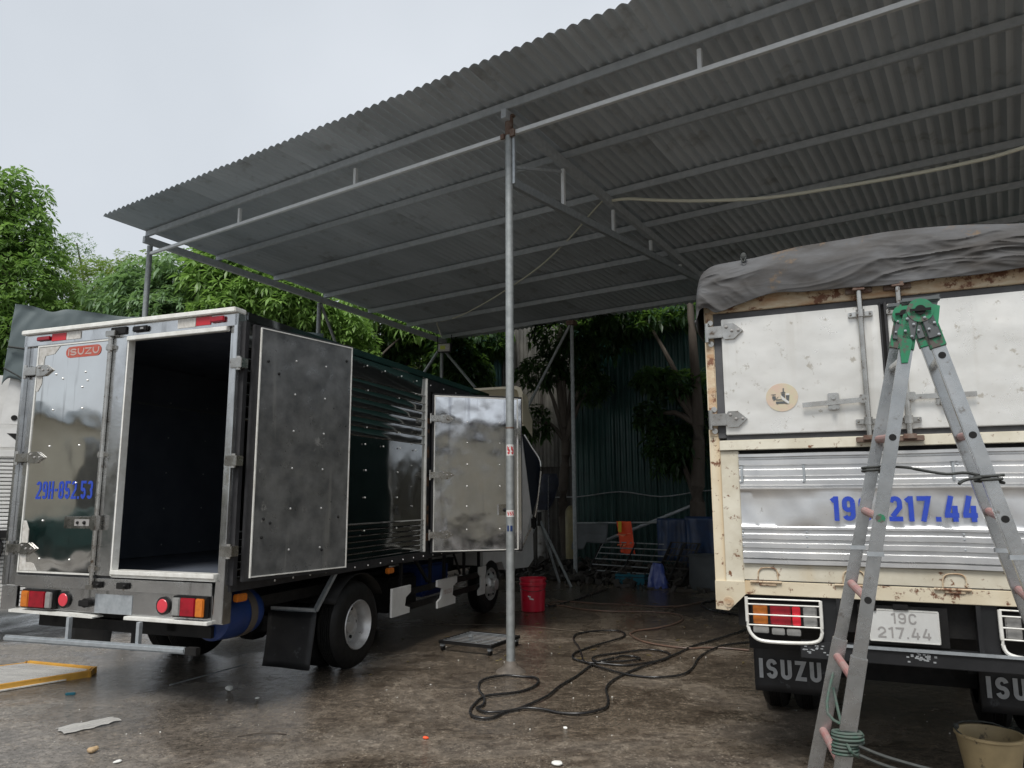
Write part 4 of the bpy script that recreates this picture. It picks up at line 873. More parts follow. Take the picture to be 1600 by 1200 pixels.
def ft(u, v):
    top = [(-.17, 3.64), (0, 3.63), (.18, 3.585), (.34, 3.63), (.6, 3.62), (.9, 3.6), (1.35, 3.62), (3.2, 3.6)]
    x, zt = interp(top, u)
    if v < .6:
        k = v/.6; zl = 2.72+.08*math.sin(u*22); z = zl+(zt-zl)*k; x2 = x+(-.04*(1-k) if u < .1 else 0)
        return (x2, -.05+.06*k*k+.025*noise.noise(Vector((x*3+z, z*2, 1)))+.02*abs(noise.noise(Vector((x*7-z*4, z*2, 5)))), z)
    k = (v-.6)/.4; return (x, .01+2*k, zt+.02*math.sin(k*math.pi)-.1*k)
tp = B().grid(ft, 70, 40).out('tarpaulin', 'tarpgreen', None, True, solid=.004)
tag(place(tp, *QO, 0, rad(24)), 'grey green tarpaulin over the parked truck at the far left', 'tarpaulin')
o = B().tube([(-.2, -.09, 2.9), (0, -.1, 2.78), (.05, -.08, 2.68)], .008).tube([(.25, -.09, 2.95), (.1, -.1, 2.8), (.0, -.09, 2.6), (-.01, -.08, 2.45)], .008).tube([(-.18, -.07, 3.14), (.3, -.08, 3.1)], .012).out('tie_rope', 'rope', None); tag(place(o, *QO, 0, rad(24)), 'black rope lashing down the grey green tarpaulin', 'rope')

# ------------------------------------------------------------------ fence
def sheet(b, x0, w, y, z0, z1, pitch=.13, amp=.016):
    n = int(w/pitch*6)
    def f(u, v):
        x = x0+u*w; t = (u*w/pitch) % 1; d = amp if .15 < t < .6 else (-amp if t > .7 or t < .05 else 0)
        return (x, y+d, z0+v*(z1-z0)+.01*math.sin(x*3)*v)
    b.grid(f, n, 1)
FE = thing('sheet_fence', (SB[0], SB[1], 0), rad(-SA), 'tall dark green sheet metal fence at the back of the shed', 'fence')
for i in range(11):
    b = B(); sheet(b, -3.95+i*.98, 1.0, 8.25+.012*(i % 2),   .02, 5.7+random.uniform(-.05, .05)); b.out('metal_sheet', 'fgreen', FE)
for z in (.6, 2.4, 4.3): B().box(-4, 6.8, 8.3, 8.34, z, z+.05).out('fence_rail', 'beam', FE)
FG = thing('sheet_fence', (SB[0], SB[1], 0), rad(-SA), 'patched fence of pale grey and teal corrugated sheets behind the box truck cab', 'fence')
for i, (x0, m, z0, z1) in enumerate([(-4.95, 'fgrey', 2.15, 5.3), (-5.9, 'fgrey', 1.9, 5.6), (-6.8, 'fteal', 1.4, 5.6), (-7.7, 'fteal', 1.5, 5.1), (-8.6, 'fgrey', .4, 4.8), (-9.5, 'fgrey', .3, 4.5)]):
    b = B(); sheet(b, x0, .95, 8.35+.015*(i % 2), z0, z1, .1, .012); b.out('metal_sheet', m, FG)
    b = B(); sheet(b, x0, .95, 8.45, .02, z0+.1, .13, .012); b.out('dark_infill', 'debris', FG)  # dark sheets fill the dark space below the raised panels
for z in (3.2, 4.2): B().box(-9.6, -4.0, 8.5, 8.54, z, z+.05).out('fence_rail', 'beam', FG)
def sthing(o, label, cat, group=None): return tag(place(o, SB[0], SB[1], 0, rad(-SA)), label, cat, group)
o = B().tube([(-4.9, 8.05, 1.5), (-3.8, 8.15, 1.5), (-2.83, 8.17, 1.6), (-1.94, 8.17, 1.5), (-1.1, 8.1, 1.6), (-.6, 8.0, 1.62)], .012, 6, 4).out('washing_line', 'cablegrey', None, True); sthing(o, 'pale line strung level along the green fence above the junk', 'rope')
o = B().cyl((-3.0, 7.65, .62), (-.9, 7.65, 1.42), .03).out('steel_pipe', 'beam', None, True); sthing(o, 'grey steel pipe leaning at a slant against the green fence', 'pipe')

# ------------------------------------------------------------------ junk at the back of the shed
ho = thing('drying_rail', (SB[0], SB[1], 0), rad(-SA), 'low horizontal pipe rail carrying the orange vest and blue sheets', 'rail')
B().cyl((-3.4, 7.0, 1.0), (-.3, 7.0, 1.07), .018).out('rail_pipe', 'pipe', ho)
for x in (-3.35, -.35): B().cyl((x, 7.02, 0), (x, 7.02, 1.05), .022).out('post', 'pipe', ho)
V = thing('safety_vest', (SB[0], SB[1], 0), rad(-SA), 'orange safety vest with pale bands draped over the drying rail', 'vest')
def cloth(x0, x1, z0, z1, y, tp=.0, seed=0, amp=.03, nu=14, nv=14, slope=0):
    def f(u, v):
        x = x0+(x1-x0)*u+tp*(1-v); z = z0+(z1-z0)*v+slope*u*(1-v)+.02*math.sin(u*9+seed)*(1-v)
        return (x, y-amp*noise.noise(Vector((u*3.5+seed, v*1.3, seed)))-.5*amp*math.sin(u*13+seed)*(1-v*.6), z)
    return B().grid(f, nu, nv)
cloth(-2.31, -2.02, .47, 1.055, 6.95, .07, 1).out('vest_body', 'orange', V, True, solid=.004)
for (z0, z1) in ((.78, .83), (.6, .65)): cloth(-2.3, -2.0, z0, z1, 6.93, 0, 1, slope=.06).out('band', 'vestband', V, True)
cloth(-2.27, -2.2, .85, 1.05, 6.925, 0, 1).out('trim', 'vestyellow', V, True)
o = B().grid(lambda u, v: (-3.24+.74*u, 6.9+.1*(v)+.02*math.sin(u*5), .52+.5*v-(.13*(u > .35)*(1-v) if v < .5 else 0)*-1), 12, 10).out('grey_board', 'greysheet', None, True, solid=.01); sthing(o, 'flat dark grey board hanging beside the back pole', 'board')
o = cloth(-1.52, -.95, .38, 1.12, 6.93, .0, 3, .06).out('plastic_sheet', 'bluetarp', None, True, solid=.004); sthing(o, 'dark blue plastic sheet on the rail nearer to the orange vest', 'plastic sheet')
o = cloth(-.98, -.3, .3, 1.16, 6.9, .0, 6, .06).out('plastic_sheet', 'bluetarp', None, True, solid=.004); sthing(o, 'dark blue plastic sheet hanging beside the tree trunk and the cream truck', 'plastic sheet')
def rack(x0, x1, y, z0, z1, lean, n, m, label, rot):
    t = thing('metal_rack', at_s(x0, y), rad(-SA+rot), label, 'rack', 'bare metal racks dumped by the fence'); w = x1-x0
    f = lambda x, z: (x+lean*z, -.1+z*.45, z)
    for x in (0, w/2, w): B().bar(f(x, z0), f(x, z1), .03, .03).out('upright', 'black', t)
    for i in range(n): z = z0+(z1-z0)*i/(n-1); q = random.uniform(-.015, .015); B().bar(f(0, z), f(w, z+q), .018, .018).out('crossbar', m, t)
    for i in range(7): x = w*i/6; q = random.uniform(-.04, .04); B().bar(f(x, z0), f(x+q, z1), .01, .01).out('rod', 'debris' if i % 3 else m, t)
rack(-2.85, -1.5, 6.75, .18, .68, .35, 6, 'pipe', 'leaning metal rack under the orange vest', 0); rack(-1.45, -.9, 6.6, .1, .72, .3, 7, 'debris', 'upright metal rack in front of the blue sheets', -10)
cr_ = thing('plastic_crate', at_s(-1.85, 6.45), rad(-SA+8), 'teal plastic crate lying on the ground by the blue bag', 'crate')
B().box(-.26, .26, 0, .3, 0, .02).out('crate_floor', 'teal', cr_)
b = B()
for (x0, x1, y0, y1) in ((-.26, .26, 0, .012), (-.26, .26, .288, .3), (-.26, -.248, .012, .288), (.248, .26, .012, .288)):
    for z in (.02, .075, .13): b.box(x0, x1, y0, y1, z, z+.04)
    b.box(x0, x1, y0+.0005, y1-.0005, .06, .075) if x1-x0 > .1 else None
b.out('crate_walls', 'teal', cr_)
def bag(u, v):
    a = u*math.tau; r = .17*(1-.55*v**1.5)*(1+.18*noise.noise(Vector((math.cos(a)*2, math.sin(a)*2, v*3)))); return (r*math.cos(a), .7*r*math.sin(a), .4*v*(1+.1*noise.noise(Vector((math.cos(a), v*5, 2)))))
o = B().grid(bag, 24, 12).out('plastic_bag', 'bluebag', None, True); tag(place(o, *at_s(-1.25, 6.25)[:2]), 'crumpled blue plastic bag standing right of the teal crate', 'bag')
o = B().lathe([(.001, 0), (.28, 0), (.3, .1), (.29, .5), (.31, .55), (.001, .56)], (0, 0, 0), n=24).out('barrel', 'greysheet', None, True); tag(place(o, *at_s(-.5, 6.55)[:2]), 'dark drum standing under the blue sheets next to the cream truck', 'barrel')
c_ = thing('gas_cylinder', at_s(-3.3, 7.0), 0, 'tall olive yellow cylinder standing by the back pole', 'cylinder')
B().lathe([(.001, .2), (.1, .2), (.11, .25), (.11, 1.2), (.09, 1.28), (.04, 1.33), (.001, 1.34)], (0, 0, 0), n=20).out('body', 'yellowcyl', c_, True); B().lathe([(.112, .2), (.114, .34), (.11, .34)], (0, 0, 0), n=20).cyl((0, 0, 0), (0, 0, .2), .12).out('base_ring', 'black', c_)
o = B().cyl((0, 0, 0), (0, .03, 1.45), .085, .08, n=12).out('white_post', 'whitepost', None, True); tag(place(o, *at_s(-4.15, 7.3)[:2]), 'flaking white post standing left of the yellow cylinder', 'post')
tr_ = thing('tripod_stand', at_s(-3.15, 5.6), rad(-SA), 'grey pipe trestle standing between the cab and the back pole', 'stand')
for a in ((-.55, -.2), (.62, 0), (.1, .5)): B().cyl((0, 0, 1.12), (a[0], a[1], .0), .022).out('leg', 'pipe', tr_)
B().cyl((0, 0, 1.0), (0, 0, 1.24), .04).out('head', 'black', tr_)
def jk(u, v):
    a = u*math.tau; r = (.13+.09*math.sin(v*math.pi))*(1+.3*noise.noise(Vector((math.cos(a)*1.5, math.sin(a)*1.5, v*2.5)))); return (r*math.cos(a)+.15*v, .6*r*math.sin(a), 1.25+.7*v)
o = B().grid(jk, 20, 12).out('jacket', 'cloth', None, True); sthing(o, 'dark navy jacket hung up beside the cab door and grey fence', 'jacket'); o.location = at_s(-3.85, 6.9)
o = B().tube([at_s(-3.55, 6.6, 1.9), at_s(-3.5, 6.5, 1.2), at_s(-3.42, 6.4, .7), at_s(-3.3, 6.3, .2), at_s(-3.6, 6.1, .03)], .012).out('rubber_tube', 'hose', None, True); tag(o, 'black rubber tube dangling by the yellow cylinder down to the ground', 'hose')
# debris heap (nobody could count it)
b = B()
for i in range(1500):
    x = random.uniform(-5.3, -.2); y = random.gauss(7.0, .42); h = max(0, .33*math.exp(-((y-7.1)/.5)**2))
    c = at_s(x, y, random.uniform(0, h)); s = random.uniform(.02, .09)
    r_ = Matrix.Rotation(random.uniform(0, 6.28), 3, (random.random(), random.random(), random.random()))
    b.box(c.x-s, c.x+s, c.y-s*.6, c.y+s*.6, c.z, c.z+s*random.uniform(.1, .8), rot=r_)
tag(b.out('debris', 'debris'), 'heap of dark rubbish along the foot of the fence', 'rubbish', kind='stuff')
b = B()
for i in range(260):
    if i < 170: c = at_s(random.uniform(-5, 0), random.gauss(6.6, .5))
    else: c = Vector((random.uniform(-2.5, 3), random.uniform(6.5, 11), 0))
    a = random.uniform(0, 6.28); l = random.uniform(.02, .06); w = l*.3; d = Vector((math.cos(a), math.sin(a), 0)); e = Vector((-d.y, d.x, 0))
    vs = [b.bm.verts.new(c+q) for q in (-d*l+Vector((0, 0, .005)), e*w+Vector((0, 0, .012)), d*l+Vector((0, 0, .008)), -e*w+Vector((0, 0, .005)))]; b.bm.faces.new(vs)
tag(b.out('fallen_leaves', 'leaflitter'), 'fallen leaves scattered over the wet floor at the back', 'leaves', kind='stuff')
b = B()
for i in range(150):
    c = Vector((random.uniform(-4.5, 3.2), random.uniform(3.2, 8.5), 0)); s = random.choice((.002, .003, .004, .006)); b.box(c.x-s, c.x+s, c.y-s*.6, c.y+s*.6, 0, s*.6, rot=Matrix.Rotation(random.uniform(0, 3), 3, 'Z'))
tag(b.out('grit', 'litterw'), 'pale grit and specks strewn over the yard', 'grit', kind='stuff')

# ------------------------------------------------------------------ ground objects
hoses = dict(
 A=[(2.441, 7.914), (2.16, 7.758), (1.945, 7.508), (1.742, 7.184), (1.564, 6.728), (1.408, 6.482), (1.22, 6.413), (1.057, 6.473), (0.899, 6.585), (0.778, 6.763), (0.687, 6.942), (0.604, 7.07), (0.558, 7.158), (0.579, 7.339), (0.666, 7.529), (0.858, 7.78), (1.059, 8.015), (1.187, 8.22), (1.23, 8.4), (1.178, 8.551), (0.996, 8.58), (0.802, 8.508), (0.682, 8.324), (0.638, 8.056), (0.659, 7.68), (0.654, 7.292), (0.653, 6.984), (0.799, 6.94), (0.978, 6.88), (1.17, 6.918), (1.367, 7.058), (1.48, 7.233), (1.479, 7.419), (1.357, 7.518), (1.187, 7.472), (0.972, 7.38), (0.796, 7.244), (0.733, 7.111), (0.788, 7.007), (0.942, 7.022), (1.077, 7.037), (1.177, 7.122), (1.148, 7.238), (1.031, 7.24), (0.96, 7.152)],
 B=[(2.697, 8.719), (2.429, 8.378), (2.129, 8.03), (1.812, 7.712), (1.65, 7.465), (1.395, 7.101), (1.152, 6.813), (0.923, 6.511), (0.782, 6.234), (0.723, 6.011), (0.709, 5.775), (0.671, 5.557), (0.591, 5.446), (0.468, 5.383), (0.327, 5.419), (0.214, 5.485), (0.082, 5.513), (-0.05, 5.438), (-0.148, 5.294), (-0.247, 5.295), (-0.298, 5.391), (-0.292, 5.595), (-0.225, 5.815), (-0.117, 5.883), (0.041, 5.971), (0.157, 6.112), (0.208, 6.276), (0.183, 6.414), (0.08, 6.472), (-0.059, 6.488), (-0.197, 6.405), (-0.269, 6.282), (-0.263, 6.024), (-0.218, 5.815), (-0.215, 5.621), (-0.259, 5.542), (-0.195, 5.425), (-0.079, 5.428), (0.008, 5.488), (0.114, 5.617), (0.26, 5.838), (0.373, 6.142), (0.534, 6.48), (0.697, 6.86), (0.809, 7.024), (0.944, 7.179)],
 C=[(2.31, 7.503), (2.115, 7.605), (1.918, 7.639), (1.736, 7.611), (1.526, 7.748), (1.354, 7.966), (1.286, 8.277), (1.299, 8.436), (1.421, 8.611), (1.633, 8.739), (1.876, 8.982), (2.051, 9.271), (2.128, 9.55), (2.074, 9.782), (1.861, 9.924), (1.545, 9.983), (1.224, 10.025), (0.912, 10.213), (0.709, 10.501), (0.543, 10.603), (0.491, 10.745), (0.588, 10.908), (0.8, 10.945), (1.138, 10.75), (1.476, 10.641), (1.796, 10.476), (2.069, 10.412), (2.308, 10.464), (2.61, 10.756), (2.959, 11.065)],
 D=[(1.562, 12.449), (1.253, 11.804), (0.975, 11.224), (0.797, 10.903), (0.629, 10.601), (0.492, 10.467), (0.475, 10.705), (0.559, 10.909)],
 E=[(2.95, 9.598), (2.79, 9.767), (2.635, 10.083), (2.597, 10.419), (2.683, 10.755), (2.87, 10.959), (3.061, 11.106)])
for k, m, r_, lab in (('A', 'hose', .009, 'black hose in an oval coil on the wet floor between pole and cream truck'), ('B', 'hose', .0095, 'black hose looping forward past the pole footing'), ('C', 'hosebrown', .010, 'brown muddy hose snaking from the red bucket to the cream truck'), ('D', 'hose', .011, 'short dark hose curling from the junk heap to the red bucket'), ('E', 'hose', .012, 'dark hose bending round behind the cream truck tail lamp')):
    P = [(x, y, r_+.002+.008*abs(math.sin(i*.9))*(k in 'AB')) for i, (x, y) in enumerate(hoses[k])]
    tag(B().tube(P, r_, 10, 4).out('water_hose', m, None, True), lab, 'hose')
# buckets
bu = thing('bucket', (.27, 10.15, 0), 0, 'red plastic bucket standing on the wet floor beyond the pole', 'bucket')
B().lathe([(.001, 0), (.145, 0), (.155, .01), (.17, .31), (.17, .4), (.18, .4), (.18, .43), (.16, .43), (.15, .05), (.001, .04)], (0, 0, 0), n=32).out('bucket_body', 'redplastic', bu, True)
B().lathe([(.17, .335), (.183, .34), (.183, .365), (.17, .37)], (0, 0, 0), n=32).out('rim_band', 'redplastic', bu, True)
B().tube([(-.175, 0, .37), (-.16, -.12, .3), (0, -.185, .27), (.16, -.12, .3), (.175, 0, .37)], .004).out('handle', 'rope', bu)
b = B()
for (a, w, z) in ((-115, 14, .2), (-108, 20, .17)):
    b.grid(lambda u, v: (.1665*math.cos(rad(a+w*u)), .1665*math.sin(rad(a+w*u)), z+.018*v-.01*u), 4, 1)
b.out('printed_label', 'plate', bu)
tb = thing('bucket', (2.50, 4.1, 0), .3, 'dirty tan plastic bucket on the ground at the lower right', 'bucket')
B().lathe([(.001, 0), (.11, 0), (.115, .01), (.155, .25), (.163, .255), (.163, .268), (.15, .268), (.108, .015), (.001, .012)], (0, 0, 0), n=36).out('bucket_body', 'tan', tb, True)
B().tube([(-.16, 0, .26), (-.13, .09, .28), (0, .15, .285), (.13, .09, .28), (.16, 0, .26)], .004).ball((-.1, .11, .28), .016).out('handle', 'rope', tb)
# grate trolley
gt = thing('grate_trolley', (-.33, 7.72, 0), rad(-28), 'low metal grate trolley on castors beside the pole', 'trolley')
b = B()
b.box(-.3, .3, -.3, -.275, .07, .1).box(-.3, .3, .275, .3, .07, .1).box(-.3, -.275, -.275, .275, .07, .1).box(.275, .3, -.275, .275, .07, .1).out('frame', 'black', gt)
for i in range(9):
    y = -.25+.0625*i; B().box(-.275, .275, y-.005, y+.005, .094, .098).out('slat', 'galv', gt)
for (x, y) in ((-.27, -.27), (.27, -.27), (-.27, .27), (.27, .27)):
    c = B().box(x-.02, x+.02, y-.02, y+.02, .045, .07).out('castor', 'galv', gt); B().cyl((x-.012, y, .027), (x+.012, y, .027), .027, n=16).out('castor_wheel', 'rubber', c)
# yellow framed panel lying lower left
yp = thing('framed_panel', (-4.15, 6.45, 0), rad(-10), 'dirty pale panel with worn yellow frame lying flat at the left', 'panel')
B().prism([(-.75, -.1), (-.3, .42), (.42, .3), (.47, .2), (.12, -.33), (-.6, -.38)], 'Z', .008, .041).out('panel_face', 'dullpanel', yp)
out_ = [(-.78, -.1), (-.31, .45), (.45, .33), (.51, .2), (.14, -.36), (-.62, -.41)]
b = B()
for i in range(6):
    p, q = out_[i], out_[(i+1) % 6]; b.bar((*p, .022), (*q, .022), .035, .04, .01)
b.out('frame', 'yellow', yp)
B().bar((.12, -.42, .01), (.42, .05, .012), .05, .01).out('loose_strip', 'trim', yp)
# small litter, one by one
def lump(name, x, y, s, m, label, cat, sc=(1, .7, .5), seed=0):
    b = B().ball((0, 0, 0), s, sc, 12)
    for v in b.bm.verts: v.co *= 1+.35*noise.noise(v.co/s*1.3+Vector((seed, 0, 0))); 
    mz = min(v.co.z for v in b.bm.verts)
    for v in b.bm.verts: v.co.z -= mz
    tag(place(b.out(name, m), x, y, 0, seed), label, cat)
lump('stone', -2.51, 4.67, .035, 'stone', 'tan stone on the ground at the bottom left', 'stone', seed=1)
lump('crumpled_paper', -2.238, 6.097, .05, 'litterw', 'crumpled white paper on the ground before the box truck rear wheel', 'litter', (1, .6, .35), 2)
lump('crumpled_paper', .248, 4.44, .035, 'litterw', 'white scrap on the ground at the bottom edge right of the middle', 'litter', (1, .8, .3), 3)
lump('crumpled_paper', -2.27, 4.5, .025, 'litterw', 'small white scrap right of the tan stone', 'litter', (1, .7, .3), 4)
lump('crumpled_paper', .34, 5.1, .018, 'litterw', 'small white scrap in front of the looping black hose', 'litter', (1, .7, .4), 5)
lump('orange_scrap', -.55, 4.9, .02, 'orange', 'tiny orange scrap on the brown ground left of the hoses', 'litter', (1, .6, .4), 6)
lump('crumpled_paper', -1.93, 5.85, .016, 'litterw', 'tiny white scrap near the steel rod', 'litter', (1, .7, .4), 7)
o = B().box(-.035, .035, -.012, .012, 0, .018, .004).out('blue_scrap', 'teal', None); tag(place(o, -3.42, 5.98, 0, .3), 'small blue plastic scrap beside the yellow framed panel', 'litter')
def sh(u, v): return (.36*(u-.5)+.03*noise.noise(Vector((u*3, v*3, 1))), (.2*(v-.5))*(1-.5*abs(u-.3))+.02*noise.noise(Vector((u*5, v*2, 4))), .008+.012*abs(noise.noise(Vector((u*4, v*4, 2)))))
o = B().grid(sh, 16, 6).out('flat_rag', 'dullpanel', None, True); tag(place(o, -2.83, 5.2, 0, .85), 'pale flattened rag on the wet ground at the lower left', 'rag')
o = B().cyl((-2.775, 6.244, .008), (-2.413, 6.969, .012), .005, n=8).out('steel_rod', 'galv', None); tag(o, 'thin steel rod lying on the ground behind the box truck', 'rod')
o = B().tube([(-1.75, 4.95, .006), (-1.6, 5.0, .012), (-1.45, 4.99, .006)], .004).out('twig', 'bark', None); tag(o, 'dark twig on the ground at the lower left of the middle', 'twig')

# ------------------------------------------------------------------ trees
def crown(parent, blobs, n, ll, m, name='crown', nl=9, tone=.5, droop=.7, wid=.24):
    n = int(n*1.35); ll *= .8; droop *= .75; wid *= rng.uniform(.85, 1.25)
    V = []; Fc = []; Tn = []; vol = np.array([b[3]*b[4]*b[5] for b in blobs]); pr = vol**.75/ (vol**.75).sum()
    idx = rng.choice(len(blobs), n, p=pr); base = 0
    cs = []
    for i in idx:
        b_ = blobs[i]; d = rng.normal(size=3); d /= np.linalg.norm(d); r = rng.uniform(.35, 1)**.45
        bump = 1+.28*noise.noise(Vector(d*2.3)+Vector((i*3.1, 0, 0)))
        p = np.array(b_[:3])+d*np.array(b_[3:6])*r*bump; cs.append((p, d, r))
    verts = np.empty((n*nl*5, 3)); tones = np.empty(n*nl*5); k = 0
    for p, d, r in cs:
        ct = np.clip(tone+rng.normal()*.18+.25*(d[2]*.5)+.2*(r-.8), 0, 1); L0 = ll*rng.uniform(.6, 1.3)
        ax = d*.6+np.array([0, 0, .25])+rng.normal(size=3)*.25
        u = np.cross(ax, [.3, .9, .1]); u /= np.linalg.norm(u); w = np.cross(ax/np.linalg.norm(ax), u)
        for q in range(nl):
            a = q*2.4+rng.uniform(-.3, .3); dr = u*math.cos(a)+w*math.sin(a)+ax*.35; dr /= np.linalg.norm(dr)
            L = L0*rng.uniform(.7, 1.1); sd = np.cross(dr, [0, 0, 1.]); nn = np.linalg.norm(sd); sd = sd/nn if nn > .1 else np.array([1., 0, 0])
            mid = p+dr*L*.5+np.array([0, 0, -droop*.12*L]); tip = p+dr*L*.88+np.array([0, 0, -droop*.5*L])
            verts[k:k+5] = (p+dr*.02, mid+sd*L*wid/2+np.array([0, 0, .02*L]), mid-np.array([0, 0, .05*L]), mid-sd*L*wid/2+np.array([0, 0, .02*L]), tip)
            tones[k:k+5] = np.clip(ct+rng.normal()*.1, 0, 1); k += 5
    nq = n*nl; o0 = np.arange(nq)[:, None]*5
    f = np.stack([np.concatenate([o0, o0+1, o0+2], 1), np.concatenate([o0, o0+2, o0+3], 1), np.concatenate([o0+1, o0+4, o0+2], 1), np.concatenate([o0+2, o0+4, o0+3], 1)], 1).reshape(-1, 3)
    me = bpy.data.meshes.new(name); me.vertices.add(len(verts)); me.vertices.foreach_set('co', verts.ravel()); me.loops.add(f.size); me.loops.foreach_set('vertex_index', f.ravel().astype(np.int32))
    me.polygons.add(len(f)); me.polygons.foreach_set('loop_start', np.arange(0, f.size, 3, dtype=np.int32)); me.polygons.foreach_set('loop_total', np.full(len(f), 3, dtype=np.int32))
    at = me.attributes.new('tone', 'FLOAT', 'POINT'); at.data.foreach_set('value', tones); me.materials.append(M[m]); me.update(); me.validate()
    o = bpy.data.objects.new(name, me); col.objects.link(o); o.parent = parent; return o
def tree(loc, label, blobs, n, ll, m, tone=.5, trunk_r=.12, lean=(0, 0), droop=.7, nl=9, wid=.24, tp=None):
    """blobs in world coordinates; loc = foot"""
    t = thing('tree', (loc[0], loc[1], 0), 0, label, 'tree', 'trees round the yard')
    bl = [(b[0]-loc[0], b[1]-loc[1], *b[2:]) for b in blobs]
    top = max(bl, key=lambda q: q[2]); b = B()
    path = tp or [(0, 0, 0), (lean[0]*.3+.05, lean[1]*.3, top[2]*.3), (top[0]*.4+lean[0], top[1]*.4+lean[1], top[2]*.6), (top[0], top[1], top[2])]
    b.tube(path, (trunk_r, trunk_r*.3), 10, 5)
    for q in bl:
        if q is top: continue
        s = path[1] if q[2] < path[2][2] else path[2]
        b.tube([s, ((s[0]+q[0])/2, (s[1]+q[1])/2, (s[2]+q[2])/2+.15), (q[0], q[1], q[2])], (trunk_r*.45, trunk_r*.12), 7, 3)
    b.out('trunk', 'bark', t, True)
    if n: crown(t, bl, n, ll, m, tone=tone, droop=droop, nl=nl, wid=wid)
    return t
def at(px, py, D):
    x = (px-800)/FPX; y = (600-py)/FPX; d = crt*x+cup*y+fwd; return Vector((0, 0, CAMH))+d*(D/d.y)
def bl(px, py, D, r, ry=None, rz=None): p = at(px, py, D); return (p.x, p.y, p.z, r, ry or r, rz or r)
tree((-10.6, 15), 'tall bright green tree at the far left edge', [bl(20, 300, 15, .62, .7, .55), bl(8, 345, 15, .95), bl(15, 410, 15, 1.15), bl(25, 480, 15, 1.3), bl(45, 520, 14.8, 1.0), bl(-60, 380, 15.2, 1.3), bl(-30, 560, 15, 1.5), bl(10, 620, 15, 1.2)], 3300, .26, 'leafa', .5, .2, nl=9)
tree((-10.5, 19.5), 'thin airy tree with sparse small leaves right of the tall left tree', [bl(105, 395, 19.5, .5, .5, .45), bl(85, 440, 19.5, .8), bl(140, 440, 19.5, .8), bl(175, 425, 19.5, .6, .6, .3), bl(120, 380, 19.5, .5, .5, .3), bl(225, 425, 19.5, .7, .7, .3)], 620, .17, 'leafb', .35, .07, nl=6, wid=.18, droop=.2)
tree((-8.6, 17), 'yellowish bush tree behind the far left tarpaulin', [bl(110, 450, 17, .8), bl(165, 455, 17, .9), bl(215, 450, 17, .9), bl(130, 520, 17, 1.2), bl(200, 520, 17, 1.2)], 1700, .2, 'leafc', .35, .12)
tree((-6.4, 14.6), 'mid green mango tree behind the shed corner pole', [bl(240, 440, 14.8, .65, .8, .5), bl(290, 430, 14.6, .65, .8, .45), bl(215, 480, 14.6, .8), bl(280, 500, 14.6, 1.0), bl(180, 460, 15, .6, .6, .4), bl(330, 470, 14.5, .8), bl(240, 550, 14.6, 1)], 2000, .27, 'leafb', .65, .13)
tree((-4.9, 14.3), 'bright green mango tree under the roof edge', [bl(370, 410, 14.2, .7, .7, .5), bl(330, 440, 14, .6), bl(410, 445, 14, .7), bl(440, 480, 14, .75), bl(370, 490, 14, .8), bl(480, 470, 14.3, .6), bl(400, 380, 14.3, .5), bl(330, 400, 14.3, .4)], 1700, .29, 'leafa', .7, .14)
tree((-3.6, 14.6), 'sunlit yellow green mango boughs beside the shed side pole', [bl(500, 500, 14.3, .5, .6, .45), bl(540, 520, 14.5, .5), bl(560, 550, 14.7, .45), bl(480, 480, 14.4, .4), bl(520, 560, 14.6, .5), bl(560, 480, 15.6, .5, .4, .3), bl(600, 500, 15.9, .5, .4, .25), bl(640, 515, 16, .5, .4, .25)], 900, .27, 'leafa', .95, .1)  # high tone puts bright light into the leaf colour
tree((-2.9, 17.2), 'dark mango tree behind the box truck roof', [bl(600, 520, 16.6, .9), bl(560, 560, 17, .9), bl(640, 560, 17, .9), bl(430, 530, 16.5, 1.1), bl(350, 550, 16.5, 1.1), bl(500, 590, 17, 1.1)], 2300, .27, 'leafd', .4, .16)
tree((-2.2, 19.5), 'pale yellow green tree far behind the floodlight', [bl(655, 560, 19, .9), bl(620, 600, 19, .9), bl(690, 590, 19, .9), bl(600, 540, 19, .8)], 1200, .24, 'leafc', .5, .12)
tree((-1.3, 16.6), 'dark drooping tree between the floodlight and the grey fence', [bl(710, 560, 16.4, .7), bl(760, 530, 16.6, .6, .6, .5), bl(730, 590, 16.2, .6), bl(680, 520, 16.8, .6)], 1100, .25, 'leafd', .6, .1)
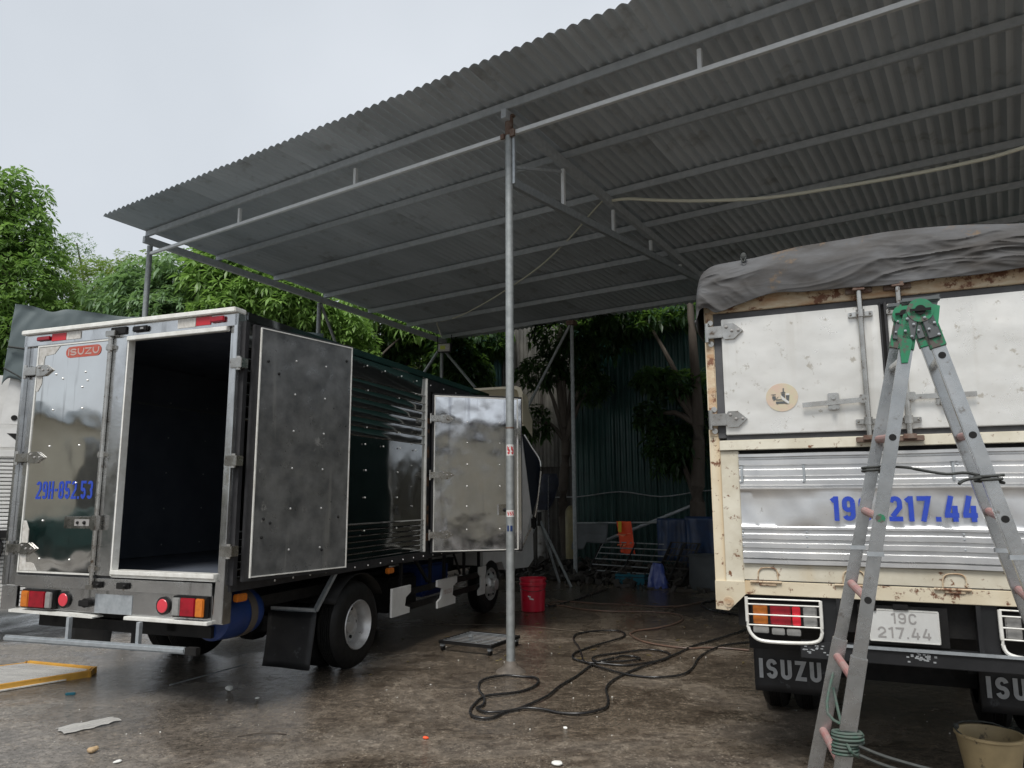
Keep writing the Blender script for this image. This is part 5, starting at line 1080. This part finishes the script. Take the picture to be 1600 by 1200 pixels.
# trees in front of / behind the green fence
p1 = at_s(-3.62, 7.5)
tree((p1.x, p1.y), 'slim dark tree whose trunk rises just left of the back pole', [bl(880, 520, 14.9, .7, .4, .4), bl(845, 580, 15, .5, .35, .35), bl(840, 660, 15, .3, .3, .35), bl(930, 530, 14.6, .7, .4, .4), bl(980, 500, 14.4, .7, .4, .35), bl(925, 600, 14.7, .35, .3, .4), bl(900, 560, 15, .5, .3, .5)], 750, .27, 'leafd', .55, .13, tp=[(0, 0, 0), (-.12, 0, 1.4), (-.05, .02, 2.6), (-.2, .03, 4.2), (-.1, .05, 5.0)])
p2 = at_s(-1.0, 7.6)
tree((p2.x, p2.y), 'dark leafy tree with a brown trunk beside the right hand truck', [bl(1060, 600, 13.9, .6, .45, .3), bl(1020, 590, 14.0, .4, .4, .2), bl(1050, 700, 13.9, .55, .4, .55), bl(1020, 650, 14, .35, .3, .3), bl(1080, 490, 14, .6, .4, .25), bl(1010, 500, 14.2, .7, .4, .25), bl(950, 490, 14.2, .6, .4, .25), bl(1095, 660, 13.9, .35, .3, .6)], 600, .28, 'leafd', .6, .17, tp=[(0, 0, 0), (.0, 0, 1.4), (.08, .02, 2.8), (.05, .03, 4.3), (0, 0, 5.4)])
for i, (x, lab) in enumerate(((-3.0, 'behind the green fence near the back pole'), (.5, 'behind the green fence above the trunk'), (4.5, 'behind the right end of the green fence'), (-7.5, 'behind the teal and grey fence'))):
    q = at_s(x, 10.6)
    tree((q.x, q.y), 'big dark tree '+lab, [(q.x, q.y, 5.4, 2.2, 1.6, 1.8), (q.x+1, q.y-.4, 4.2, 1.8, 1.3, 1.5), (q.x-1.2, q.y+.3, 6.7, 1.9, 1.6, 1.5), (q.x-.6, q.y-1.0, 7.2, 2.3, 1.8, 1.3)], 2100, .34, 'leafd', .35, .2)  # crowns added to block the sky and darken the back of the shed

# ------------------------------------------------------------------ across the yard behind the camera (mirrored in the steel doors)
Wh = thing('warehouse', (-24, -6, 0), 0, 'beige rendered warehouse across the yard, mirrored in the closed steel door', 'building')
B().box(-8, 0, -26, 14, 0, 4.1).out('wall', 'beige', Wh); B().box(-8.5, .5, -26.5, 14.5, 4.1, 4.3).out('roof', 'roof', Wh)
for i in range(6):
    w = B().box(.0, .05, -23+i*6.2, -20+i*6.2, .0, 3.2).out('shutter', 'fgrey', Wh)
    B().box(.05, .08, -23.1+i*6.2, -19.9+i*6.2, 3.2, 3.4).out('shutter_head', 'beam', w)
Lr = thing('green_lorry', (-14.5, 0.5, 0), rad(75), 'dark green tarped lorry across the yard, mirrored in the closed steel door', 'truck')
B().box(-3, 3, -1, 1, .45, 1.15, .15).out('cargo_tarp', 'fgreen', Lr); B().box(3.1, 4.6, -1, 1, .4, 1.2, .2).out('cab', 'fgreen', Lr)
for x in (-2, 3.8):
    for y in (-.9, .9): B().cyl((x, y-.12, .45), (x, y+.12, .45), .45, n=20).out('wheel', 'rubber', Lr)
